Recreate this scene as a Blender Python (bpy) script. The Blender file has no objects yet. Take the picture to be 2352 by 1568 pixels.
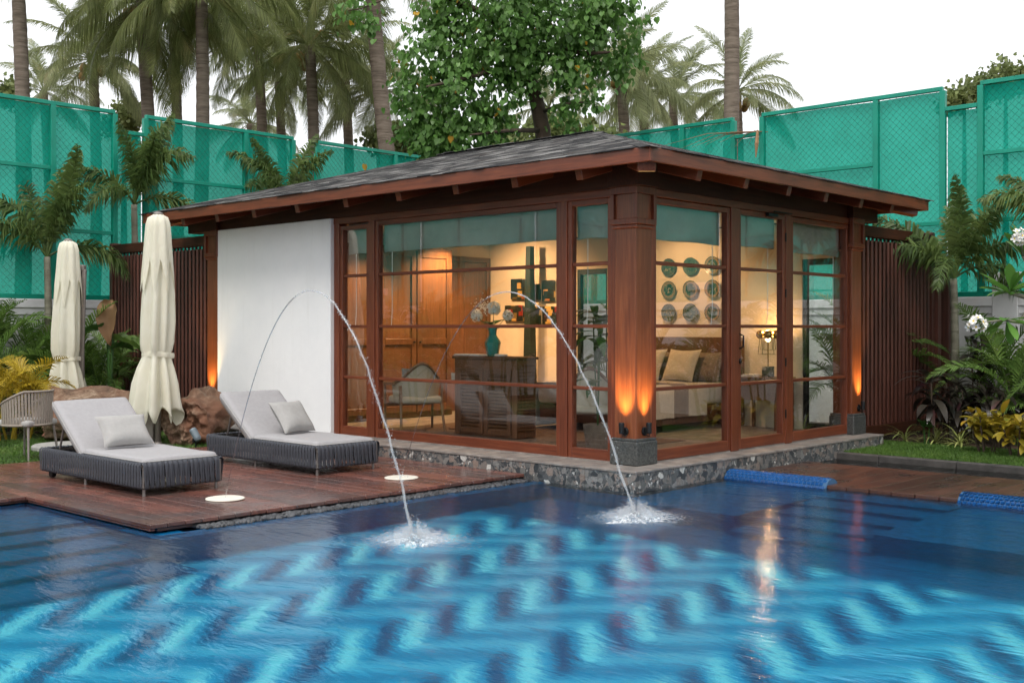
import bpy, math, random
import numpy as np
from mathutils import Vector, Matrix, Euler, noise as mnoise
random.seed(11)
RNG = np.random.default_rng(5)
S = bpy.context.scene
COL = S.collection
R = math.radians

# ---------------------------------------------------------------- camera
HEAD = R(43.2)
CAM = Vector((-8.936, -6.729, 1.345))
FD = 4266.7 * 2352 / 3840      # focal length in picture units of a 2352 px wide frame
cam = bpy.data.cameras.new('camera'); cam_o = bpy.data.objects.new('camera', cam); COL.objects.link(cam_o)
cam.lens = 40.0; cam.sensor_width = 36.0; cam.sensor_fit = 'HORIZONTAL'
cam.shift_y = -50 / 3840; cam.clip_start = 0.1; cam.clip_end = 600
cam_o.location = CAM; cam_o.rotation_euler = (R(90), 0, HEAD - R(90))
S.camera = cam_o

# ---------------------------------------------------------------- sky, sun, exposure
W = bpy.data.worlds.new('World'); S.world = W; W.use_nodes = True
wn = W.node_tree.nodes; wl = W.node_tree.links; wn.clear()
SUN_EL, SUN_AZ = R(58), R(205)        # azimuth counter-clockwise from +X, where the sun stands
sky = wn.new('ShaderNodeTexSky'); sky.sky_type = 'NISHITA'; sky.sun_disc = False
sky.sun_elevation = SUN_EL; sky.sun_rotation = R(90) - SUN_AZ; sky.dust_density = 6.0; sky.air_density = 1.0
veil = wn.new('ShaderNodeMixRGB'); veil.inputs[0].default_value = 0.9; veil.inputs[2].default_value = (9.6, 9.75, 9.9, 1)
bg = wn.new('ShaderNodeBackground'); bg.inputs[1].default_value = 0.1
wo = wn.new('ShaderNodeOutputWorld')
wl.new(sky.outputs[0], veil.inputs[1]); wl.new(veil.outputs[0], bg.inputs[0]); wl.new(bg.outputs[0], wo.inputs[0])
sun = bpy.data.lights.new('sun', 'SUN'); sun.energy = 1.5; sun.angle = R(24); sun.color = (1, 0.96, 0.9)
sun_o = bpy.data.objects.new('sun', sun); COL.objects.link(sun_o)
sd = Vector((math.cos(SUN_AZ) * math.cos(SUN_EL), math.sin(SUN_AZ) * math.cos(SUN_EL), math.sin(SUN_EL)))
sun_o.rotation_euler = sd.to_track_quat('Z', 'Y').to_euler(); sun_o.location = sd * 60
S.view_settings.view_transform = 'Standard'; S.view_settings.look = 'None'
S.view_settings.exposure = 0.45; S.view_settings.gamma = 1.0; S.view_settings.use_curve_mapping = False
S.render.engine = 'CYCLES'
S.cycles.use_denoising = True; S.cycles.max_bounces = 7; S.cycles.transparent_max_bounces = 12; S.cycles.use_adaptive_sampling = True; S.cycles.adaptive_threshold = 0.03; S.cycles.caustics_reflective = False
S.cycles.diffuse_bounces = 3; S.cycles.glossy_bounces = 3; S.cycles.transmission_bounces = 4
S.cycles.sample_clamp_indirect = 6.0; S.cycles.blur_glossy = 0.4

# ---------------------------------------------------------------- picture -> place helpers (2352 x 1568 picture units)
FWD = Vector((math.cos(HEAD), math.sin(HEAD), 0)); RGT = Vector((math.sin(HEAD), -math.cos(HEAD), 0))
def ray(x, y): return FWD + RGT * ((x - 1176) / FD) - Vector((0, 0, 1)) * ((y - 753.4) / FD)
def at(x, y, t): return CAM + ray(x, y) * t
def onz(x, y, z): r = ray(x, y); return CAM + r * ((z - CAM.z) / r.z)
def onx(x, y, X): r = ray(x, y); return CAM + r * ((X - CAM.x) / r.x)
def ony(x, y, Y): r = ray(x, y); return CAM + r * ((Y - CAM.y) / r.y)
def ground(x, t, z): p = at(x, 753.4, t); p.z = z; return p

# ---------------------------------------------------------------- object helpers
def wm(o):
    m = o.matrix_basis
    return wm(o.parent) @ o.matrix_parent_inverse @ m if o.parent else m.copy()
def tag(o, label=None, cat=None, group=None, kind=None):
    if label: o['label'] = label
    if cat: o['category'] = cat
    if group: o['group'] = group
    if kind: o['kind'] = kind
    return o
def put(o, parent=None, world=False):
    COL.objects.link(o)
    if parent is not None:
        o.parent = parent
        if world: o.matrix_parent_inverse = wm(parent).inverted()
    return o
def empty(name, loc=(0, 0, 0), rz=0, parent=None, world=False, label=None, cat=None, group=None, kind=None):
    o = bpy.data.objects.new(name, None); o.location = loc; o.rotation_euler = (0, 0, rz); o.empty_display_size = 0.1
    put(o, parent, world); return tag(o, label, cat, group, kind)
def inst(name, mesh, M, parent=None, world=False):
    o = bpy.data.objects.new(name, mesh); o.matrix_basis = M; return put(o, parent, world)
def copy_tree(o, parent=None):
    c = o.copy(); COL.objects.link(c); c.parent = parent
    for ch in list(o.children): copy_tree(ch, c)
    return c
def T(*a): return Matrix.Translation(Vector(a if len(a) > 1 else a[0]))
def RZ(a): return Matrix.Rotation(a, 4, 'Z')
def RX(a): return Matrix.Rotation(a, 4, 'X')
def RY(a): return Matrix.Rotation(a, 4, 'Y')
def SC(x, y=None, z=None):
    y = x if y is None else y; z = x if z is None else z
    return Matrix.Diagonal((x, y, z, 1))

class MB:
    def __init__(s): s.v = []; s.f = []
    def add(s, vs, fs, M=None):
        n = len(s.v)
        if M is not None: vs = [M @ Vector(v) for v in vs]
        s.v += [tuple(v) for v in vs]; s.f += [tuple(i + n for i in f) for f in fs]; return s
    def box(s, lo, hi, ch=0.0, M=None):
        lo = list(lo); hi = list(hi)
        for i in range(3):
            if lo[i] > hi[i]: lo[i], hi[i] = hi[i], lo[i]
        if ch <= 0:
            vs = [(x, y, z) for x in (lo[0], hi[0]) for y in (lo[1], hi[1]) for z in (lo[2], hi[2])]
            fs = [(0, 1, 3, 2), (4, 6, 7, 5), (0, 4, 5, 1), (2, 3, 7, 6), (0, 2, 6, 4), (1, 5, 7, 3)]
            return s.add(vs, fs, M)
        c = min(ch, *[(hi[i] - lo[i]) * 0.45 for i in range(3)])
        vs = []; idx = {}
        for ix in (0, 1):
            for iy in (0, 1):
                for iz in (0, 1):
                    p = [(lo, hi)[ix][0], (lo, hi)[iy][1], (lo, hi)[iz][2]]; sg = [1 - 2 * ix, 1 - 2 * iy, 1 - 2 * iz]
                    for ax in range(3):     # vertex lying on the face of axis ax
                        q = list(p)
                        for k in range(3):
                            if k != ax: q[k] += sg[k] * c
                        idx[(ix, iy, iz, ax)] = len(vs); vs.append(q)
        fs = []
        for ax in range(3):
            o1, o2 = [a for a in range(3) if a != ax]
            for e in (0, 1):
                loop = []
                for a, b in ((0, 0), (1, 0), (1, 1), (0, 1)):
                    k = [0, 0, 0]; k[ax] = e; k[o1] = a; k[o2] = b; loop.append(idx[(*k, ax)])
                fs.append(tuple(loop))
            for a in (0, 1):
                for b in (0, 1):
                    k0 = [0, 0, 0]; k0[ax] = 0; k0[o1] = a; k0[o2] = b; k1 = list(k0); k1[ax] = 1
                    fs.append((idx[(*k0, o1)], idx[(*k1, o1)], idx[(*k1, o2)], idx[(*k0, o2)]))
        for k in [(a, b, d) for a in (0, 1) for b in (0, 1) for d in (0, 1)]:
            fs.append((idx[(*k, 0)], idx[(*k, 1)], idx[(*k, 2)]))
        return s.add(vs, fs, M)
    def tube(s, pts, rad, n=8, cap=True, M=None):
        pts = [Vector(p) for p in pts]; m = len(pts)
        if not hasattr(rad, '__len__'): rad = [rad] * m
        vs = []; fs = []; prev = None
        for i, p in enumerate(pts):
            d = (pts[min(i + 1, m - 1)] - pts[max(i - 1, 0)]).normalized()
            if prev is None:
                u = d.orthogonal().normalized()
            else:
                u = prev - d * prev.dot(d)
                u = u.normalized() if u.length > 1e-6 else d.orthogonal().normalized()
            prev = u; w = d.cross(u)
            for k in range(n):
                a = 2 * math.pi * k / n; vs.append(p + (u * math.cos(a) + w * math.sin(a)) * rad[i])
        for i in range(m - 1):
            for k in range(n):
                fs.append((i * n + k, i * n + (k + 1) % n, (i + 1) * n + (k + 1) % n, (i + 1) * n + k))
        if cap: fs += [tuple(range(n))[::-1], tuple((m - 1) * n + k for k in range(n))]
        return s.add(vs, fs, M)
    def lathe(s, prof, n=24, c=(0, 0, 0), M=None):
        vs = []; fs = []; m = len(prof)
        for r, z in prof:
            for k in range(n):
                a = 2 * math.pi * k / n; vs.append((c[0] + r * math.cos(a), c[1] + r * math.sin(a), c[2] + z))
        for i in range(m - 1):
            for k in range(n): fs.append((i * n + k, i * n + (k + 1) % n, (i + 1) * n + (k + 1) % n, (i + 1) * n + k))
        fs += [tuple(range(n))[::-1], tuple((m - 1) * n + k for k in range(n))]
        return s.add(vs, fs, M)
    def grid(s, fn, nu, nv, wrap=False, M=None):
        vs = [fn(u, v) for v in range(nv) for u in range(nu)]; fs = []
        for v in range(nv - 1):
            for u in range(nu if wrap else nu - 1):
                fs.append((v * nu + u, v * nu + (u + 1) % nu, (v + 1) * nu + (u + 1) % nu, (v + 1) * nu + u))
        return s.add(vs, fs, M)
    def mesh(s, name, mat=None, smooth=False):
        me = bpy.data.meshes.new(name); me.from_pydata(s.v, [], s.f)
        if mat: me.materials.append(mat)
        if smooth: me.polygons.foreach_set('use_smooth', [True] * len(me.polygons))
        me.update(); return me
    def build(s, name, mat, parent=None, world=False, smooth=False, label=None, cat=None, group=None, kind=None):
        o = bpy.data.objects.new(name, s.mesh(name, mat, smooth)); put(o, parent, world)
        return tag(o, label, cat, group, kind)

def joined(name, base, mats, mat, parent=None, world=False, kind='stuff', smooth=False, label=None, cat=None):
    """one mesh that repeats the base (MB) at every matrix"""
    bv = np.array(base.v, dtype=np.float64); n = len(bv); A = np.array([np.array(m) for m in mats])
    hv = np.c_[bv, np.ones(n)]
    V = np.einsum('mij,nj->mni', A, hv)[:, :, :3].reshape(-1, 3)
    sizes = np.array([len(f) for f in base.f]); flat = np.array([i for f in base.f for i in f])
    m = len(mats); loops = (flat[None, :] + (np.arange(m) * n)[:, None]).ravel(); tot = np.tile(sizes, m)
    me = bpy.data.meshes.new(name); me.vertices.add(len(V)); me.vertices.foreach_set('co', V.ravel())
    me.loops.add(len(loops)); me.loops.foreach_set('vertex_index', loops.astype(np.int32))
    me.polygons.add(len(tot)); st = np.r_[0, np.cumsum(tot)[:-1]]
    me.polygons.foreach_set('loop_start', st.astype(np.int32)); me.polygons.foreach_set('loop_total', tot.astype(np.int32))
    if smooth: me.polygons.foreach_set('use_smooth', [True] * len(tot))
    me.materials.append(mat); me.update(calc_edges=True); me.validate()
    o = bpy.data.objects.new(name, me); put(o, parent, world); return tag(o, label, cat, None, kind)
def pieces(name, base, mats, mat, parent, limit=300, rest=None, smooth=False, world=True):
    """alike pieces: the nearest become objects of their own, those past the limit one joined part"""
    mats = sorted(mats, key=lambda m: ((m.translation if world else m.translation) - CAM).length) if len(mats) > limit else mats
    me = base.mesh(name, mat, smooth)
    for m in mats[:limit]: inst(name, me, m, parent, world)
    if len(mats) > limit: joined(rest or name + '_field', base, mats[limit:], mat, parent, world, smooth=smooth)

# ---------------------------------------------------------------- materials
def nm(name):
    m = bpy.data.materials.new(name); m.use_nodes = True; nt = m.node_tree
    return m, nt, nt.nodes['Principled BSDF'], nt.nodes['Material Output']
def node(nt, t, **kw):
    n = nt.nodes.new('ShaderNode' + t)
    for k, v in kw.items():
        if k.startswith('i_'):
            key = k[2:]; n.inputs[int(key) if key.isdigit() else key].default_value = v
        else: setattr(n, k, v)
    return n
def lk(nt, a, b): nt.links.new(a, b)
def coords(nt, scale=(1, 1, 1), kind='Object', rnd=False):
    tc = node(nt, 'TexCoord'); mp = node(nt, 'Mapping'); mp.inputs['Scale'].default_value = scale
    lk(nt, tc.outputs[kind], mp.inputs['Vector'])
    if rnd:
        oi = node(nt, 'ObjectInfo'); mu = node(nt, 'Math', operation='MULTIPLY', i_1=37.0); lk(nt, oi.outputs['Random'], mu.inputs[0])
        lk(nt, mu.outputs[0], mp.inputs['Location'])
    return mp.outputs[0]
def noise(nt, vec, scale=5, detail=4, rough=0.55, dist=0.0):
    n = node(nt, 'TexNoise'); n.inputs['Scale'].default_value = scale; n.inputs['Detail'].default_value = detail
    n.inputs['Roughness'].default_value = rough; n.inputs['Distortion'].default_value = dist
    lk(nt, vec, n.inputs['Vector']); return n.outputs['Fac']
def ramp(nt, fac, stops):
    r = node(nt, 'ValToRGB'); e = r.color_ramp.elements
    while len(e) > 1: e.remove(e[-1])
    for i, (p, c) in enumerate(stops):
        el = e[0] if i == 0 else e.new(p)
        el.position = p; el.color = (*c, 1) if len(c) == 3 else c
    lk(nt, fac, r.inputs[0]); return r.outputs[0]
def mixc(nt, fac, a, b, mode='MIX'):
    m = node(nt, 'MixRGB', blend_type=mode)
    for i, x in ((0, fac), (1, a), (2, b)):
        if hasattr(x, 'links'): lk(nt, x, m.inputs[i])
        else: m.inputs[i].default_value = x if i == 0 else ((*x, 1) if len(x) == 3 else x)
    return m.outputs[0]
def bump(nt, h, b, strength=0.3, dist=0.01):
    n = node(nt, 'Bump'); n.inputs['Strength'].default_value = strength; n.inputs['Distance'].default_value = dist
    lk(nt, h, n.inputs['Height']); lk(nt, n.outputs[0], b.inputs['Normal']); return n
def objrand(nt):
    a = node(nt, 'ObjectInfo').outputs['Random']; g_ = node(nt, 'NewGeometry').outputs['Random Per Island']
    ad = node(nt, 'Math', operation='ADD'); lk(nt, a, ad.inputs[0]); lk(nt, g_, ad.inputs[1])
    fr = node(nt, 'Math', operation='FRACT'); lk(nt, ad.outputs[0], fr.inputs[0]); return fr.outputs[0]

def m_plain(name, col, rough=0.5, metal=0.0, var=0.12, scale=6, bs=0.15, bd=0.004, spec=0.5, coat=0):
    m, nt, b, o = nm(name); v = coords(nt, rnd=True); f = noise(nt, v, scale, 5)
    d = tuple(max(0, c * (1 - var)) for c in col); l = tuple(min(1, c * (1 + var)) for c in col)
    lk(nt, ramp(nt, f, [(0.3, d), (0.7, l)]), b.inputs['Base Color'])
    b.inputs['Roughness'].default_value = rough; b.inputs['Metallic'].default_value = metal
    b.inputs['Specular IOR Level'].default_value = spec; b.inputs['Coat Weight'].default_value = coat
    if bs: bump(nt, noise(nt, v, scale * 9, 3), b, bs, bd)
    return m
def m_wood(name, c1, c2, axis='z', rough=0.42, var=0.35, spec=0.5, scale=1.0, dirt=None):
    m, nt, b, o = nm(name); st = {'x': (1.2, 22, 22), 'y': (22, 1.2, 22), 'z': (22, 22, 1.2)}[axis]
    v = coords(nt, tuple(k * scale for k in st), rnd=True); f = noise(nt, v, 1.6, 6, 0.62, 0.6)
    col = ramp(nt, f, [(0.28, c1), (0.72, c2)])
    f2 = noise(nt, coords(nt, (1.3, 1.3, 1.3), rnd=True), 1.1, 3)
    col = mixc(nt, 0.55, col, ramp(nt, f2, [(0.3, (0.55, 0.5, 0.48)), (0.7, (1.15, 1.12, 1.1))]), 'MULTIPLY')
    hs = node(nt, 'HueSaturation'); mr = node(nt, 'MapRange'); mr.inputs['To Min'].default_value = 1 - var; mr.inputs['To Max'].default_value = 1 + var
    lk(nt, objrand(nt), mr.inputs[0]); lk(nt, mr.outputs[0], hs.inputs['Value']); lk(nt, col, hs.inputs['Color'])
    col = hs.outputs[0]
    if dirt:
        f3 = noise(nt, coords(nt, (1, 1, 1)), 2.3, 5, 0.6); col = mixc(nt, ramp(nt, f3, [(0.42, (0, 0, 0)), (0.7, (1, 1, 1))]), col, dirt)
        lk(nt, ramp(nt, f3, [(0.35, (rough,) * 3), (0.7, (rough * 0.55,) * 3)]), b.inputs['Roughness'])
    else: b.inputs['Roughness'].default_value = rough
    lk(nt, col, b.inputs['Base Color']); b.inputs['Specular IOR Level'].default_value = spec
    bump(nt, f, b, 0.25, 0.003); return m
def m_leaf(name, c1, c2, trans=0.3, rough=0.45, c3=None, vscale=1.2):
    m, nt, b, o = nm(name); f = noise(nt, coords(nt, rnd=True), vscale, 3, 0.6)
    stops = [(0.25, c1), (0.62, c2)] + ([(0.8, c3)] if c3 else [])
    col = ramp(nt, f, stops)
    hs = node(nt, 'HueSaturation'); mr = node(nt, 'MapRange'); mr.inputs['To Min'].default_value = 0.7; mr.inputs['To Max'].default_value = 1.3
    lk(nt, objrand(nt), mr.inputs[0]); lk(nt, mr.outputs[0], hs.inputs['Value']); lk(nt, col, hs.inputs['Color']); col = hs.outputs[0]
    lk(nt, col, b.inputs['Base Color']); b.inputs['Roughness'].default_value = rough; b.inputs['Specular IOR Level'].default_value = 0.35
    tr = node(nt, 'BsdfTranslucent'); mx = node(nt, 'MixShader'); mx.inputs[0].default_value = trans
    lk(nt, col, tr.inputs[0]); lk(nt, b.outputs[0], mx.inputs[1]); lk(nt, tr.outputs[0], mx.inputs[2]); lk(nt, mx.outputs[0], o.inputs[0])
    return m
def m_emit(name, col, s):
    m, nt, b, o = nm(name); b.inputs['Base Color'].default_value = (*col, 1)
    b.inputs['Emission Color'].default_value = (*col, 1); b.inputs['Emission Strength'].default_value = s; return m

M = {}
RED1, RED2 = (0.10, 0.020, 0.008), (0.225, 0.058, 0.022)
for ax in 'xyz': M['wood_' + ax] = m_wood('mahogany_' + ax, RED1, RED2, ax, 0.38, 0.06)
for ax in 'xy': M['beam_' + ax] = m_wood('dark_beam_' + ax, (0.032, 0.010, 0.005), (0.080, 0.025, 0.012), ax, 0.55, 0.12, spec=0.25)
M['post'] = m_wood('post_timber', (0.12, 0.028, 0.010), (0.27, 0.082, 0.030), 'z', 0.38, 0.06)
M['slat'] = m_wood('slat_timber', (0.065, 0.02, 0.013), (0.13, 0.045, 0.03), 'z', 0.5, 0.15)
M['deck_y'] = m_wood('deck_timber_y', (0.085, 0.030, 0.023), (0.235, 0.10, 0.078), 'y', 0.32, 0.38, dirt=(0.095, 0.068, 0.065))
M['deck_x'] = m_wood('deck_timber_x', (0.05, 0.018, 0.012), (0.13, 0.055, 0.036), 'x', 0.4, 0.30, dirt=(0.045, 0.03, 0.027))
M['deck_under'] = m_plain('deck_underside', (0.02, 0.013, 0.010), 0.8)
def m_plaster():
    m, nt, b, o = nm('white_plaster'); v = coords(nt); f = noise(nt, v, 1.6, 6, 0.65); st = noise(nt, coords(nt, (6, 6, 0.5)), 1.5, 4, 0.6)
    c = ramp(nt, f, [(0.3, (0.83, 0.84, 0.86)), (0.7, (0.90, 0.905, 0.915))]); c = mixc(nt, ramp(nt, st, [(0.55, (0, 0, 0)), (0.8, (0.30, 0.30, 0.30))]), c, (0.70, 0.70, 0.69))
    lk(nt, c, b.inputs['Base Color']); b.inputs['Roughness'].default_value = 0.85; bump(nt, noise(nt, v, 9, 6, 0.7), b, 0.35, 0.008); return m
M['white_wall'] = m_plaster()
M['boundary'] = m_plain('boundary_plaster', (0.76, 0.75, 0.76), 0.9, var=0.12, scale=2, bs=0.4, bd=0.006)
M['cream'] = m_plain('cream_plaster', (0.72, 0.62, 0.48), 0.85, var=0.04, scale=2, bs=0.1)
M['ceiling'] = m_plain('ceiling_board', (0.55, 0.45, 0.34), 0.8, var=0.05)
M['black_metal'] = m_plain('black_metal', (0.02, 0.021, 0.023), 0.42, 0.6)
M['grey_metal'] = m_plain('grey_metal', (0.22, 0.2, 0.19), 0.4, 0.7)
M['taupe_metal'] = m_plain('taupe_metal', (0.26, 0.23, 0.21), 0.45, 0.3)
M['strap'] = m_plain('strap_fabric', (0.052, 0.056, 0.070), 0.8, var=0.12, scale=40, bs=0.3, bd=0.001)
M['mattress'] = m_plain('mattress_fabric', (0.36, 0.35, 0.36), 0.9, var=0.05, scale=30, bs=0.35, bd=0.0015)
M['pillow'] = m_plain('pillow_fabric', (0.38, 0.37, 0.36), 0.9, var=0.05, scale=30, bs=0.35, bd=0.0015)
M['green_steel'] = m_plain('green_steel', (0.0, 0.27, 0.185), 0.45, var=0.12, scale=3)
M['green_wire'] = m_plain('green_wire', (0.0, 0.125, 0.085), 0.55, bs=0)
M['pebble'] = m_plain('pebble_stone', (0.055, 0.058, 0.064), 0.45, var=0.7, scale=9)
M['dark_stone'] = m_plain('dark_granite', (0.06, 0.062, 0.06), 0.5, var=0.7, scale=60, bs=0.5, bd=0.003)
M['nozzle'] = m_plain('nozzle_stone', (0.74, 0.71, 0.62), 0.55, var=0.06)
M['concrete'] = m_plain('slab_concrete', (0.34, 0.33, 0.31), 0.85, var=0.2, scale=12, bs=0.5)
M['kerb'] = m_plain('kerb_stone', (0.06, 0.055, 0.052), 0.7, var=0.35, scale=8, bs=0.5)
M['soil'] = m_plain('soil', (0.075, 0.042, 0.026), 0.95, var=0.4, scale=10, bs=0.8, bd=0.03)
M['blind'] = m_plain('blind_linen', (0.36, 0.34, 0.31), 0.9, var=0.06, scale=8, bs=0.3)

def m_canopy():
    m, nt, b, o = nm('canopy_cloth'); f = noise(nt, coords(nt), 4, 4)
    lk(nt, ramp(nt, f, [(0.3, (0.92, 0.89, 0.75)), (0.7, (0.95, 0.93, 0.82))]), b.inputs['Base Color']); b.inputs['Roughness'].default_value = 0.85
    tr = node(nt, 'BsdfTranslucent'); tr.inputs[0].default_value = (0.95, 0.91, 0.74, 1); mx = node(nt, 'MixShader'); mx.inputs[0].default_value = 0.35
    lk(nt, b.outputs[0], mx.inputs[1]); lk(nt, tr.outputs[0], mx.inputs[2]); lk(nt, mx.outputs[0], o.inputs[0])
    bump(nt, noise(nt, coords(nt, (1, 1, 0.45)), 11, 5, 0.65, 1.2), b, 0.7, 0.02); return m
M['canopy'] = m_canopy()
def m_stone():
    m, nt, b, o = nm('conglomerate_stone'); v = coords(nt, (1, 1, 1))
    n2 = node(nt, 'TexNoise'); n2.inputs['Scale'].default_value = 7; lk(nt, v, n2.inputs['Vector'])
    add = node(nt, 'MixRGB', blend_type='ADD', i_0=0.09); lk(nt, v, add.inputs[1]); lk(nt, n2.outputs['Color'], add.inputs[2])
    def layer(scale):
        vo = node(nt, 'TexVoronoi'); vo.inputs['Scale'].default_value = scale; lk(nt, add.outputs[0], vo.inputs['Vector']); return vo
    a, c = layer(16), layer(44)
    sep = node(nt, 'SeparateColor'); lk(nt, a.outputs['Color'], sep.inputs[0]); sep2 = node(nt, 'SeparateColor'); lk(nt, c.outputs['Color'], sep2.inputs[0])
    pal = [(0.0, (0.032, 0.037, 0.043)), (0.35, (0.075, 0.08, 0.085)), (0.6, (0.155, 0.155, 0.15)), (0.76, (0.25, 0.19, 0.16)), (0.9, (0.21, 0.21, 0.205)), (0.965, (0.24, 0.24, 0.235)), (0.98, (0.55, 0.54, 0.51))]
    big = ramp(nt, sep.outputs[0], pal); small = ramp(nt, sep2.outputs[1], pal)
    sel = ramp(nt, sep.outputs[1], [(0.45, (0, 0, 0)), (0.5, (1, 1, 1))])
    col = mixc(nt, sel, big, small)
    f = noise(nt, v, 60, 5, 0.7); col = mixc(nt, 0.7, col, ramp(nt, f, [(0.3, (0.45,) * 3), (0.7, (1.35,) * 3)]), 'MULTIPLY')
    lk(nt, col, b.inputs['Base Color']); b.inputs['Roughness'].default_value = 0.55; bump(nt, f, b, 0.4, 0.004); return m
M['stone'] = m_stone()
def m_coping():
    m, nt, b, o = nm('coping_stone'); v = coords(nt); f = noise(nt, v, 5, 6, 0.65)
    lk(nt, ramp(nt, f, [(0.3, (0.13, 0.12, 0.115)), (0.55, (0.25, 0.22, 0.20)), (0.75, (0.40, 0.37, 0.34))]), b.inputs['Base Color'])
    b.inputs['Roughness'].default_value = 0.5; bump(nt, noise(nt, v, 40, 4), b, 0.3, 0.003); return m
M['coping'] = m_coping()
def m_shingle():
    m, nt, b, o = nm('roof_shingle'); v = coords(nt, (1, 1, 1), rnd=True)
    r = ramp(nt, objrand(nt), [(0, (0.022, 0.022, 0.025)), (0.35, (0.05, 0.049, 0.05)), (0.7, (0.11, 0.107, 0.105)), (0.85, (0.21, 0.205, 0.2)), (1, (0.05, 0.043, 0.04))])
    tc = node(nt, 'TexCoord'); wnz = node(nt, 'TexNoise'); wnz.inputs['Scale'].default_value = 3.5; lk(nt, tc.outputs['Object'], wnz.inputs['Vector'])
    r = mixc(nt, 0.8, r, ramp(nt, noise(nt, v, 14, 5, 0.7), [(0.3, (0.6,) * 3), (0.7, (1.35,) * 3)]), 'MULTIPLY')
    lk(nt, r, b.inputs['Base Color']); b.inputs['Roughness'].default_value = 0.9; b.inputs['Specular IOR Level'].default_value = 0.15; bump(nt, noise(nt, v, 60, 3), b, 0.5, 0.004); return m
M['shingle'] = m_shingle()
def m_glass(name, r0=0.05, tint=(0.95, 0.97, 0.96)):
    m, nt, b, o = nm(name); nt.nodes.remove(b)
    lw = node(nt, 'LayerWeight', i_Blend=0.5); pw = node(nt, 'Math', operation='POWER', i_1=4.0); lk(nt, lw.outputs['Facing'], pw.inputs[0])
    ma = node(nt, 'Math', operation='MULTIPLY_ADD', i_1=0.9, i_2=r0); lk(nt, pw.outputs[0], ma.inputs[0])
    tr = node(nt, 'BsdfTransparent'); tr.inputs[0].default_value = (*tint, 1)
    gl = node(nt, 'BsdfGlossy'); gl.inputs['Roughness'].default_value = 0.0; gl.inputs[0].default_value = (1, 1, 1, 1)
    mx = node(nt, 'MixShader'); lk(nt, ma.outputs[0], mx.inputs[0]); lk(nt, tr.outputs[0], mx.inputs[1]); lk(nt, gl.outputs[0], mx.inputs[2]); lk(nt, mx.outputs[0], o.inputs[0])
    return m
M['glass'] = m_glass('window_glass', 0.06)
def m_water(name, rough, refr_rough, ior=1.30, s1=2.0, st=0.22, dist=0.05):
    m, nt, b, o = nm(name); nt.nodes.remove(b)
    rf = node(nt, 'BsdfRefraction'); rf.inputs['IOR'].default_value = ior; rf.inputs['Roughness'].default_value = refr_rough; rf.inputs[0].default_value = (0.90, 0.98, 1.0, 1)
    g = node(nt, 'BsdfGlossy'); g.inputs['Roughness'].default_value = rough; fr = node(nt, 'Fresnel'); fr.inputs['IOR'].default_value = ior
    rot = node(nt, 'Mapping'); tc = node(nt, 'TexCoord'); rot.inputs['Rotation'].default_value = (0, 0, -HEAD); rot.inputs['Scale'].default_value = (2.4, 1, 1)
    lk(nt, tc.outputs['Object'], rot.inputs['Vector']); v = rot.outputs[0]
    a = noise(nt, v, s1, 3, 0.55, 0.4); c = noise(nt, v, s1 * 5, 3, 0.6, 0.3)
    ad = node(nt, 'Math', operation='MULTIPLY_ADD', i_1=0.22); lk(nt, c, ad.inputs[0]); lk(nt, a, ad.inputs[2])
    bp = node(nt, 'Bump'); bp.inputs['Strength'].default_value = st; bp.inputs['Distance'].default_value = dist
    lk(nt, ad.outputs[0], bp.inputs['Height'])
    for n_ in (rf, g, fr): lk(nt, bp.outputs[0], n_.inputs['Normal'])
    mx = node(nt, 'MixShader'); lk(nt, fr.outputs[0], mx.inputs[0]); lk(nt, rf.outputs[0], mx.inputs[1]); lk(nt, g.outputs[0], mx.inputs[2]); lk(nt, mx.outputs[0], o.inputs[0])
    return m
M['water'] = m_water('pool_water', 0.13, 0.20)
M['pond'] = m_water('channel_water', 0.0, 0.0, 1.33, s1=1.0, st=0.03)
def m_netting():
    m, nt, b, o = nm('green_shade_net'); v = coords(nt)
    f = noise(nt, v, 0.9, 7, 0.7); col = ramp(nt, f, [(0.3, (0.0, 0.27, 0.19)), (0.5, (0.0, 0.36, 0.26)), (0.72, (0.012, 0.45, 0.34))])
    lk(nt, col, b.inputs['Base Color']); b.inputs['Roughness'].default_value = 0.7
    tl = node(nt, 'BsdfTranslucent'); lk(nt, mixc(nt, 1.0, col, (1.3, 1.25, 1.25), 'MULTIPLY'), tl.inputs[0])
    tr = node(nt, 'BsdfTransparent'); tr.inputs[0].default_value = (0.30, 0.95, 0.78, 1)
    m1 = node(nt, 'MixShader'); m1.inputs[0].default_value = 0.45; lk(nt, b.outputs[0], m1.inputs[1]); lk(nt, tl.outputs[0], m1.inputs[2])
    m2 = node(nt, 'MixShader'); m2.inputs[0].default_value = 0.11; lk(nt, m1.outputs[0], m2.inputs[1]); lk(nt, tr.outputs[0], m2.inputs[2]); lk(nt, m2.outputs[0], o.inputs[0])
    return m
M['netting'] = m_netting()
def m_mosaic(name, c1, c2, scale=28):
    m, nt, b, o = nm(name); v = coords(nt); br = node(nt, 'TexVoronoi', distance='CHEBYCHEV'); br.inputs['Scale'].default_value = scale; br.inputs['Randomness'].default_value = 0.0
    lk(nt, v, br.inputs['Vector']); sep = node(nt, 'SeparateColor'); lk(nt, br.outputs['Color'], sep.inputs[0])
    lk(nt, ramp(nt, sep.outputs[0], [(0, c1), (1, c2)]), b.inputs['Base Color']); b.inputs['Roughness'].default_value = 0.3; return m
M['tile_blue'] = m_mosaic('blue_mosaic', (0.0, 0.085, 0.22), (0.002, 0.135, 0.33))
M['tile_glaze'] = m_plain('blue_glazed_tile', (0.008, 0.07, 0.23), 0.16, var=0.35, scale=3, bs=0)
M['grout'] = m_plain('tile_grout', (0.04, 0.11, 0.22), 0.8)
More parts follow.
